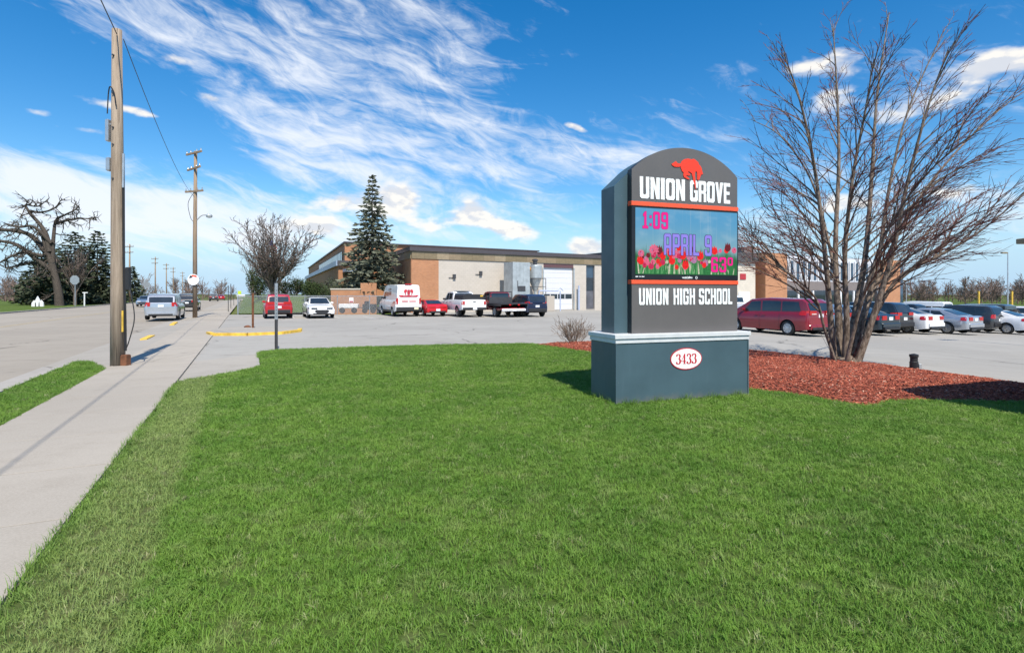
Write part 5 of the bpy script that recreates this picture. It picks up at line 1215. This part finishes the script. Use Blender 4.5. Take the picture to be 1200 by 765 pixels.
def leafy(name, label, x, y, z, rx, ry, rz_, seed, n=2600, leaf=.2, mat='shrub_green'):
    g = random.Random(seed); o = thing(name, label, 'shrub', (x, y, z)); lf = MB(); lumps = [(g.uniform(-.55, .55), g.uniform(-.55, .55), g.uniform(.25, .7), g.uniform(.35, .6)) for _ in range(9)]
    for i in range(n):
        lx, ly, lz, lr = g.choice(lumps); d = Vector((g.gauss(0, 1), g.gauss(0, 1), g.gauss(0, 1))).normalized()*lr*g.uniform(.55, 1.0)
        c_ = Vector(((lx + d.x)*rx, (ly + d.y)*ry, max(.02, (lz + d.z*.8))*rz_)); a = Vector((g.gauss(0, 1), g.gauss(0, 1), g.gauss(0, 1))).normalized()*leaf; b = a.orthogonal().normalized()*leaf*.4
        lf.add([c_ - a*.5, c_ + b*.5, c_ + a*.5, c_ - b*.5], [(0, 1, 2, 3)])
    lf.build('crown', mat, o, fix=False); st = MB()
    for i in range(7): a = g.uniform(0, 6.28); st.tube([(0, 0, -.2), (math.cos(a)*rx*.2, math.sin(a)*ry*.2, rz_*.3), (math.cos(a)*rx*.4, math.sin(a)*ry*.4, rz_*.7)], [.05, .03, .01], 4)
    st.build('stems', 'bark_dark', o); return o
leafy('evergreen_shrub', 'dark evergreen shrub against the brick wing behind white sedan', (374-600)/F*54, 54, .6, 1.7, 1.2, 2.4, 1)
leafy('evergreen_shrub', 'dark rounded evergreen behind the bare lawn tree', (345-600)/F*64, 64, 1.2, 2.4, 1.5, 2.6, 2)
leafy('evergreen_shrub', 'dark evergreen at the left foot of the bare lawn tree', (303-600)/F*66, 66, 1.2, 1.8, 1.4, 3.4, 3)
leafy('evergreen_shrub', 'brownish evergreen shrub beside the low brick screen wall', (395-600)/F*55, 55, .5, 1.3, 1.0, 2.6, 4, mat='dark_conifer')
# bare shrub in the mulch beside the sign
bs = thing('bare_shrub', 'small leafless brown shrub in the mulch beside the sign', 'shrub', (*gp(672, 404), gz(*gp(672, 404)) + .06))
T = Bare(5, .10, .03, .0035); g_ = T.g
for i in range(46):
    a, e = g_.uniform(0, 6.28), g_.uniform(.55, 1.45); d = Vector((math.cos(a)*math.cos(e), math.sin(a)*math.cos(e), math.sin(e)))
    T.branch(Vector((math.cos(a)*.10*g_.random(), math.sin(a)*.10*g_.random(), -.08)), d, g_.uniform(.6, .95), .008, 1, (7, 9), (.3, .7))
T.mid.build('stems', 'dry_stem', bs, fix=False); T.tw.build('crown', 'dry_stem', bs, fix=False)
# far woods: one mass of bare trees
def woods(name, label, spots, seed, hmin, hmax):
    g = random.Random(seed); protos = []
    for k in range(4):
        t = Bare(100 + k, .14, .06, .045); t.stem([(0, 0, -.5), (0, 0, 3), (.2, 0, 6)], .20, .10, 5, 2)
        for j in range(22): a, e = t.g.uniform(0, 6.28), t.g.uniform(.2, 1.4); t.branch(Vector((0, 0, t.g.uniform(.1, 6))), Vector((math.cos(a)*math.cos(e), math.sin(a)*math.cos(e), math.sin(e))), t.g.uniform(2.2, 4.6), .08, 1, (1.3, 1.2))
        m_ = MB(); m_.add(t.big.v, t.big.f); m_.add(t.mid.v, t.mid.f); m_.add(t.tw.v, t.tw.f); protos.append(m_)
    mb = MB()
    for x, y in spots:
        m_ = g.choice(protos); s = g.uniform(hmin, hmax)/9.0; a = g.uniform(0, 6.28); c_, s_ = math.cos(a)*s, math.sin(a)*s; z = gz(x, y) - .2
        o = len(mb.v); mb.v += [(x + c_*p[0] - s_*p[1], y + s_*p[0] + c_*p[1], z + p[2]*s) for p in m_.v]; mb.f += [tuple(i + o for i in f) for f in m_.f]; mb.m += [0]*len(m_.f)
    return mb.build(name, 'twig_far', fix=False, label=label, cat='woods', kind='stuff')
barkmat('twig_far', (.17, .12, .10), (.26, .195, .165))
g = random.Random(4)
woods('far_woods', 'brown leafless woods beyond the side lot', [(lerp(80, 240, i/210) + g.uniform(-4, 4), 190 + g.uniform(-30, 40) - i*.1) for i in range(210)], 1, 5.0, 8.5)
woods('far_street_woods', 'thin brown tree line beyond the crest of the street', [(x + g.uniform(-3, 3), 300 + g.uniform(-40, 40)) for x in range(-290, -70, 4)], 2, 9, 15)
woods('left_meadow_woods', 'brown leafless thicket beyond the meadow across the street', [(g.uniform(-230, -128), 165 + g.uniform(-18, 25)) for x in range(46)], 3, 6, 11)

# ------------------------------------------------------------------ poles, signs, fence, small things
GPp = 'wooden utility poles along the street'
p1 = thing('utility_pole', 'weathered wooden utility pole with cables at the edge of the sidewalk', 'pole', (*gp(138, 428), 0), 0, GPp)
PH = 7.95
MB().tube([(0, 0, -.3), (.0, 0, 2), (-.01, 0, 5), (-.02, 0, PH)], [.158, .146, .126, .104], 16).build('shaft', 'pole_wood', p1, smooth=True)
for z in (7.3, 6.4, 5.6, 5.2, 4.4): MB().tube([(-.02, -.15, z), (-.02, -.11, z)], .022, 6).build('bolt', 'dark_steel', p1)
for x, z, h, w_ in ((-.19, 5.55, .52, .08), (-.17, 4.75, .32, .09)):
    MB().box((x, -.04, z), (w_, .12, h), bev=.02).box((x*.7, -.02, z + h*.3), (.12, .04, .04)).build('meter_box', 'galv', p1)
MB().tube(smooth_path([(-.22, -.04, 5.95), (-.18, -.06, 6.4), (-.08, -.14, 6.55), (.02, -.15, 6.4), (.06, -.14, 6.1)]), .014, 5).build('jumper_cable', 'trim_black', p1)
for k, (x, r_) in enumerate(((.175, .020), (.20, .016))):
    MB().tube(smooth_path([(x + .02, -.03, .35), (x + .01, -.03, 1.2), (x - .02, -.03, 2.4), (x - .03, -.03, 4.6 + k*.4)]), r_, 6).build('riser_cable', 'trim_black', p1)
MB().tube(smooth_path([(.20, -.03, .35), (.30, -.04, .6), (.42, -.04, 1.1), (.36, -.04, 1.6), (.28, -.04, 1.9), (.22, -.04, 2.1)]), .013, 5).build('loose_cable', 'trim_black', p1)
MB().box((.26, -.02, 2.05), (.09, .09, .55), bev=.02).build('splice_box', 'trim_black', p1); MB().tube([(.16, -.05, 4.2), (.17, -.05, 5.0)], .028, 8).build('conduit', 'galv', p1)
pm('rust', (.16, .065, .03), .9, bmp=.4, var=.35)
MB().box((.21, -.03, .12), (.14, .16, .28), bev=.02).build('ground_box', 'rust', p1); MB().box((.185, -.10, 1.05), (.03, .03, .5)).build('guard', 'yellow_paint', p1)
pole1_top = Vector((*gp(138, 428), PH - .15))
def xpole(px, Y, h, label, arms, detail=False):
    x, y = (px - 600)/F*Y, Y; o = thing('utility_pole', label, 'pole', (x, y, gz(x, y) - .05), 0, GPp); r = .165 if detail else .17
    MB().tube([(0, 0, -.3), (0, 0, h*.5), (0.05 if detail else 0, 0, h)], [r, r*.85, r*.65], 10).build('shaft', 'pole_wood_far', o, smooth=True)
    for z, L, rot in arms:
        a = MB().box((0, -.12, 0), (L, .10, .12)).build('crossarm', 'pole_wood_far', o, loc=(.04 if detail else 0, 0, z), rz=rot)
        for k in (-.46, -.2, .2, .46): MB().lathe([(.03, .05), (.05, .10), (.03, .16), (.045, .2), (.01, .24)], 8, c=(k*L, -.12, 0)).build('insulator', 'galv', a)
    return o
p2 = xpole(228.5, 40, 12.0, 'tall wooden pole with three crossarms, lamp and white sign by the driveway', [(11.85, 2.0, R(-32)), (10.75, 2.1, R(-38)), (9.1, 1.7, R(-20))], True)
MB().tube(smooth_path([(.1, 0, 7.0), (.5, -.05, 7.35), (.95, -.1, 7.4)]), .03, 6).build('lamp_arm', 'galv', p2)
MB().lathe([(.05, .14), (.16, .10), (.22, 0), (.18, -.12), (.02, -.16)], 12, c=(1.08, -.1, 7.34)).build('lamp_head', 'steel_grey', p2)
MB().tube(smooth_path([(.02, -.2, 9.0), (-.35, -.25, 8.2), (-.2, -.2, 7.2), (.0, -.2, 6.9)]), .018, 5).build('drop_cable', 'trim_black', p2)
sgp = MB().prism([(.42*math.cos(a*.314)*(1.0), .40*math.sin(a*.314)) for a in range(20)], -.02, .0).build('pole_sign', 'white_paint', p2, loc=(0, -.20, 2.75))
MB().prism([(-.22, .18), (-.05, .34), (.22, .30), (.26, .16), (.05, .22)], -.028, -.021).build('sign_emblem', 'sign_orange', sgp); MB().prism([(-.3, .10), (-.2, .30), (-.06, .22), (-.1, .14)], -.030, -.0285).build('sign_emblem', 'trim_black', sgp)
MB().box((0, 0, 2.28), (.36, .36, .06)).build('strap', 'dark_steel', p2)
desc = ['first distant utility pole across the street past the dark conifers', 'second distant utility pole across the street', 'third distant utility pole across the street', 'fourth distant utility pole across the street', 'fifth and farthest utility pole across the street']
for (px, Y, h), d_ in zip(((152, 106, 11.2), (182, 140, 11.0), (195, 162, 11.0), (203, 182, 11.3), (214, 210, 11.5)), desc): xpole(px, Y, h, d_, [(h - .5, 2.4, R(-20)), (h - 1.6, 2.2, R(-20))])
def wire(a, b, sag, r_, nm, lb):
    a, b = Vector(a), Vector(b); o = thing(nm, lb, 'wire', a, 0, 'overhead wires')
    MB().tube([(a.lerp(b, t/24) - a) - Vector((0, 0, sag*4*(t/24)*(1 - t/24))) for t in range(25)], r_, 5).build('strand', 'trim_black', o)
q0 = Vector((*uv(-30, -2.2), 9.6))
wire(pole1_top + Vector((.05, -.1, 0)), q0, .5, .012, 'overhead_wire', 'dark overhead wire running from the weathered pole back over the sidewalk')
wire(pole1_top + Vector((.10, .05, -.05)), ((228.5-600)/F*40 + .1, 39.8, 8.6), .55, .010, 'overhead_wire', 'overhead wire strung between the weathered pole and the tall pole')
# sign posts by the driveway
def post(px, py, top, label, mats, w_=.05):
    x, y = gp(px, py); o = thing('sign_post', label, 'post', (x, y, gz(x, y) - .02), 0, 'bare sign posts'); h = (py - top)/F*y
    z0 = h*.46 if len(mats) == 2 else 0
    for a, b, mt in ((-.2, z0, mats[0]), (z0 + .001, h, mats[-1])):
        if b - a > .21: MB().box((0, 0, (a+b)/2), (w_, .012, b - a)).box((-w_/2, -.015, (a+b)/2), (.01, .03, b - a)).box((w_/2, -.015, (a+b)/2), (.01, .03, b - a)).build('channel' if mt == mats[0] else 'upper_channel', mt, o)
    if len(mats) == 2:
        for i in range(9): MB().box((0, -.014, z0 + .08 + i*.10), (.014, .006, .03)).build('hole', 'trim_black', o)
    return o
post(324, 409.5, 331, 'tall steel channel post with silver upper half at the lawn edge', ['dark_steel', 'galv'], .075)
post(296.5, 386, 343, 'plain brown steel channel post on the yellow-kerbed island', ['rust'], .085)
# kerbed island with yellow paint
ix = [gp(249, 392.5), gp(290, 392.5), gp(330, 390.8), gp(351, 388.2)]
isl = sheet('traffic_island', [gp(244, 391)] + ix + [gp(352, 386.5), gp(330, 384.5), gp(280, 384.5), gp(250, 387)], -.05, 'apron_concrete', thick=.13)
kmb = MB()
pts = [gp(244, 391)] + ix + [gp(352, 386.5)]
for i in range(len(pts) - 1):
    a, b = Vector(pts[i]), Vector(pts[i+1]); t = (b - a).normalized(); n_ = Vector((t.y, -t.x))*.16
    kmb.add([(p.x, p.y, z) for z in (-.04, .085) for p in (a - n_*.6, b - n_*.6, b + n_*.5, a + n_*.5)], [(3,2,1,0),(4,5,6,7),(0,1,5,4),(1,2,6,5),(2,3,7,6),(3,0,4,7)])
kmb.build('yellow_kerb', 'yellow_paint', isl)
for (px, py) in ((282, 386),): MB().lathe([(.16, 0), (.16, .05), (.06, .1), (.01, .1)], 10).build('anchor_plate', 'rust', None, loc=(*gp(290, 385.4), .075), label='rusty anchor plate beside the brown post on the island', cat='plate')
for a, b, lb in ((gp(168, 397), gp(178, 392.5), 'yellow painted kerb end nearest the weathered pole'), (gp(201.5, 380), gp(206, 377), 'yellow painted kerb end nearest the tall crossarm pole')):
    a, b = Vector(a), Vector(b); t = (b - a).normalized(); n_ = Vector((t.y, -t.x))*.11
    MB().add([(p.x, p.y, z) for z in (-.12, .0) for p in (a - n_, b - n_, b + n_, a + n_)], [(3,2,1,0),(4,5,6,7),(0,1,5,4),(1,2,6,5),(2,3,7,6),(3,0,4,7)]).build('painted_kerb', 'yellow_paint', None, label=lb, cat='kerb', group='yellow kerb ends')
# parking bay lines
for i, (px, py) in enumerate(((345, 372), (398, 372), (440, 373))):
    x, y = gp(px, py); a = Vector((x, y)); b = a + Vector(tuple(D))*4.5; n_ = Vector(tuple(NR))*.05
    sheet('bay_line', [tuple(a - n_), tuple(a + n_), tuple(b + n_), tuple(b - n_)], -.026, 'worn_white') if 'worn_white' in M else None
# chain-link fence
FY = 46.3
fe = thing('chain_link_fence', 'galvanised chain-link fence along the back of the lot', 'fence', (-22.9, FY, 0))
m, nt, b = newmat('chain_mesh'); tr = nt.nodes.new('ShaderNodeBsdfTransparent'); ms_ = nt.nodes.new('ShaderNodeMixShader'); b.inputs['Base Color'].default_value = (.40, .42, .43, 1); b.inputs['Metallic'].default_value = .3; b.inputs['Roughness'].default_value = .5
tcn = nt.nodes.new('ShaderNodeTexCoord'); spx = nt.nodes.new('ShaderNodeSeparateXYZ'); nt.links.new(tcn.outputs['Object'], spx.inputs[0]); X_, Z_ = N(nt, spx.outputs[0]), N(nt, spx.outputs[2])
wv = lambda v: ((v*(1/.055)).op('FRACT') - .5).op('ABSOLUTE').sstep(.42, .44)
msk = wv(X_ + Z_).op('MAXIMUM', wv(X_ - Z_))
nt.links.new(msk.s, ms_.inputs[0]); nt.links.new(tr.outputs[0], ms_.inputs[1]); nt.links.new(b.outputs[0], ms_.inputs[2]); nt.links.new(ms_.outputs[0], nt.nodes['Material Output'].inputs[0])
FL_ = 12.2
MB().add([(0, 0, .05), (FL_, 0, .05), (FL_, 0, 1.5), (0, 0, 1.5)], [(0, 1, 2, 3)]).build('wire_mesh', 'chain_mesh', fe)
for i, x in enumerate((0, 2.9, 5.6, 8.3, 11.0)): MB().tube([(x, .05, -.2), (x, .05, 1.58)], .055 if i == 0 else .035, 8).build('post', 'galv', fe)
MB().tube([(0, .03, 1.5), (FL_, .03, 1.5)], .028, 6).build('top_rail', 'galv', fe)
nb_ = MB().box((9.5, -.04, 1.15), (.36, .02, .42)).build('notice', 'white_paint', fe); MB().box((9.5, -.054, 1.03), (.30, .006, .10)).build('notice_band', 'p_red', nb_)
# signs across the street
pm('sign_back', (.42, .44, .46), .45, .5)
def roadsign(px, py, Y, top, label, shape, r_):
    x = (px - 600)/F*Y; o = thing('road_sign', label, 'sign', (x, Y, gz(x, Y) - .16), 0, 'road signs seen from behind'); h = H + (HZ - top)/F*Y + .16
    MB().tube([(0, 0, 0), (0, 0, h)], .05, 6).build('post', 'galv', o)
    n = 8 if shape == 8 else 4; a0 = math.pi/8 if n == 8 else 0
    MB().prism([(r_*math.cos(a0 + 6.283*k/n), r_*math.sin(a0 + 6.283*k/n)) for k in range(n)], -.09, -.06).build('plate', 'sign_back', o, loc=(0, 0, h - r_*.9)); return o
roadsign(88, 355, 82, 323, 'octagonal stop sign seen from behind beside the oak', 8, .72)
roadsign(172, 352, 96, 329, 'diamond warning sign seen from behind across the street', 4, .75)
x = (99-600)/F*80; o = thing('marker_post', 'short white post with a small crossbar beside the stop sign', 'post', (x, 80, -.16)); MB().box((0, 0, 1.0), (.14, .1, 2.0)).box((.1, 0, 2.0), (.7, .12, .14)).build('post', 'white_paint', o)
for k, (dx_, h) in enumerate(((0, .9), (.55, 1.5), (1.05, .95))):
    o = MB().prism([(-.35, 0), (.35, 0), (.30, h*.6), (0, h), (-.30, h*.6)], -.08, .08).build('yard_ornament', 'white_paint', None, loc=((40 + k*4.2 - 600)/F*80, 80, -.18), label=['short white pointed garden ornament at the end farthest from the oak', 'tallest white pointed garden ornament, the middle one by the oak', 'white pointed garden ornament nearest the oak trunk'][k], cat='ornament', group='white garden ornaments by the oak')
# posts and a crossing sign along the far pavement
for px, Y, tp, lb in ((267.5, 52, 334, 'thin dark post at the foot of the bank beside the pavement'), (270.5, 64, 332, 'second thin dark post along the bank'), (274, 80, 333, 'third thin dark post along the bank')):
    x = (px - 600)/F*Y; o = thing('marker_rod', lb, 'post', (x, Y, -.05), 0, 'thin posts along the bank'); MB().tube([(0, 0, -.1), (0, 0, H + (HZ - tp)/F*Y)], .035, 6).build('rod', 'dark_steel', o)
x = (281-600)/F*60; o = thing('crossing_sign', 'small white and yellow-green crossing sign on the bank', 'sign', (x, 60, 1.0)); MB().tube([(0, 0, -.9), (0, 0, .95)], .03, 6).build('post', 'galv', o); pm('hi_vis', (.55, .72, .05), .5)
MB().box((0, -.05, .80), (.36, .02, .36)).build('panel', 'hi_vis', o); MB().box((.15, -.05, .48), (.9, .02, .25)).build('lower_panel', 'white_paint', o)
fp = thing('flagpole', 'slim flagpole with a hanging flag behind the bare lawn tree', 'flagpole', ((315-600)/F*70, 70, 1.2)); MB().tube([(0, 0, -.3), (0, 0, 7.6)], [.06, .035], 8).build('pole', 'galv', fp)
fl = MB().grid([[(.1 + .9*i/6, .08*math.sin(i*1.3 + j*.5), 7.4 - .13*i - j*.26) for j in range(7)] for i in range(7)])
fl.m = [1 if (k//6 < 3 and k % 6 < 3) else (0 if (k % 2) else 2) for k in range(len(fl.f))]; pm('flag_blue', (.05, .07, .25), .8); fl.build('flag', ['p_red', 'flag_blue', 'white_paint'], fp, smooth=True)
# path light in front of the lot
x, y = gp(1071, 430); bl = thing('path_light', 'short black bollard light at the edge of the mulch bed', 'bollard', ((1071-600)/F*12.3, 12.3, gz(9, 12.3) - .02))
MB().lathe([(.085, -.15), (.085, .30), (.075, .31), (.075, .40), (.09, .41), (.09, .46), (.02, .48)], 14).build('post', 'trim_black', bl); MB().box((.10, -.02, .16), (.06, .09, .2), bev=.01).build('junction_box', 'steel_grey', bl)
# lot lighting
def lamp(px, Y, h, label, sz=1):
    x = (px - 600)/F*Y; o = thing('lot_light', label, 'lamp post', (x, Y, gz(x, Y) - .1), 0, 'parking lot lights'); MB().tube([(0, 0, 0), (0, 0, h)], [.09*sz, .06*sz], 8).build('pole', 'galv', o)
    MB().lathe([(.25, 0), (.25, .5), (.02, .5)], 12).build('footing', 'kerb_concrete', o)
    MB().box((-.5*sz, 0, h), (.7*sz, .35*sz, .20*sz), bev=.02).box((-.1, 0, h), (.3, .08, .08)).build('lamp_head', 'fascia_a', o); return o
lamp(1181, 75, 8.5, 'slim grey lot light pole past the off-roader'); lamp(1062, 95, 5.2, 'grey lot light beside the brick school pier')
lamp(1222, 23, 4.45, 'lot light whose brown lamp head reaches in from past the coupe', 1.1)
for px, Y, h, lb in ((1147, 66, 3.3, 'yellow wooden goal post left of the slim lot light'), (1186, 66, 3.3, 'yellow wooden goal post right of the slim lot light')):
    x = (px - 600)/F*Y; o = thing('yellow_post', lb, 'post', (x, Y, gz(x, Y) - .1), 0, 'yellow posts'); MB().tube([(0, 0, 0), (0, 0, h)], .10, 8).build('shaft', 'yellow_paint', o)
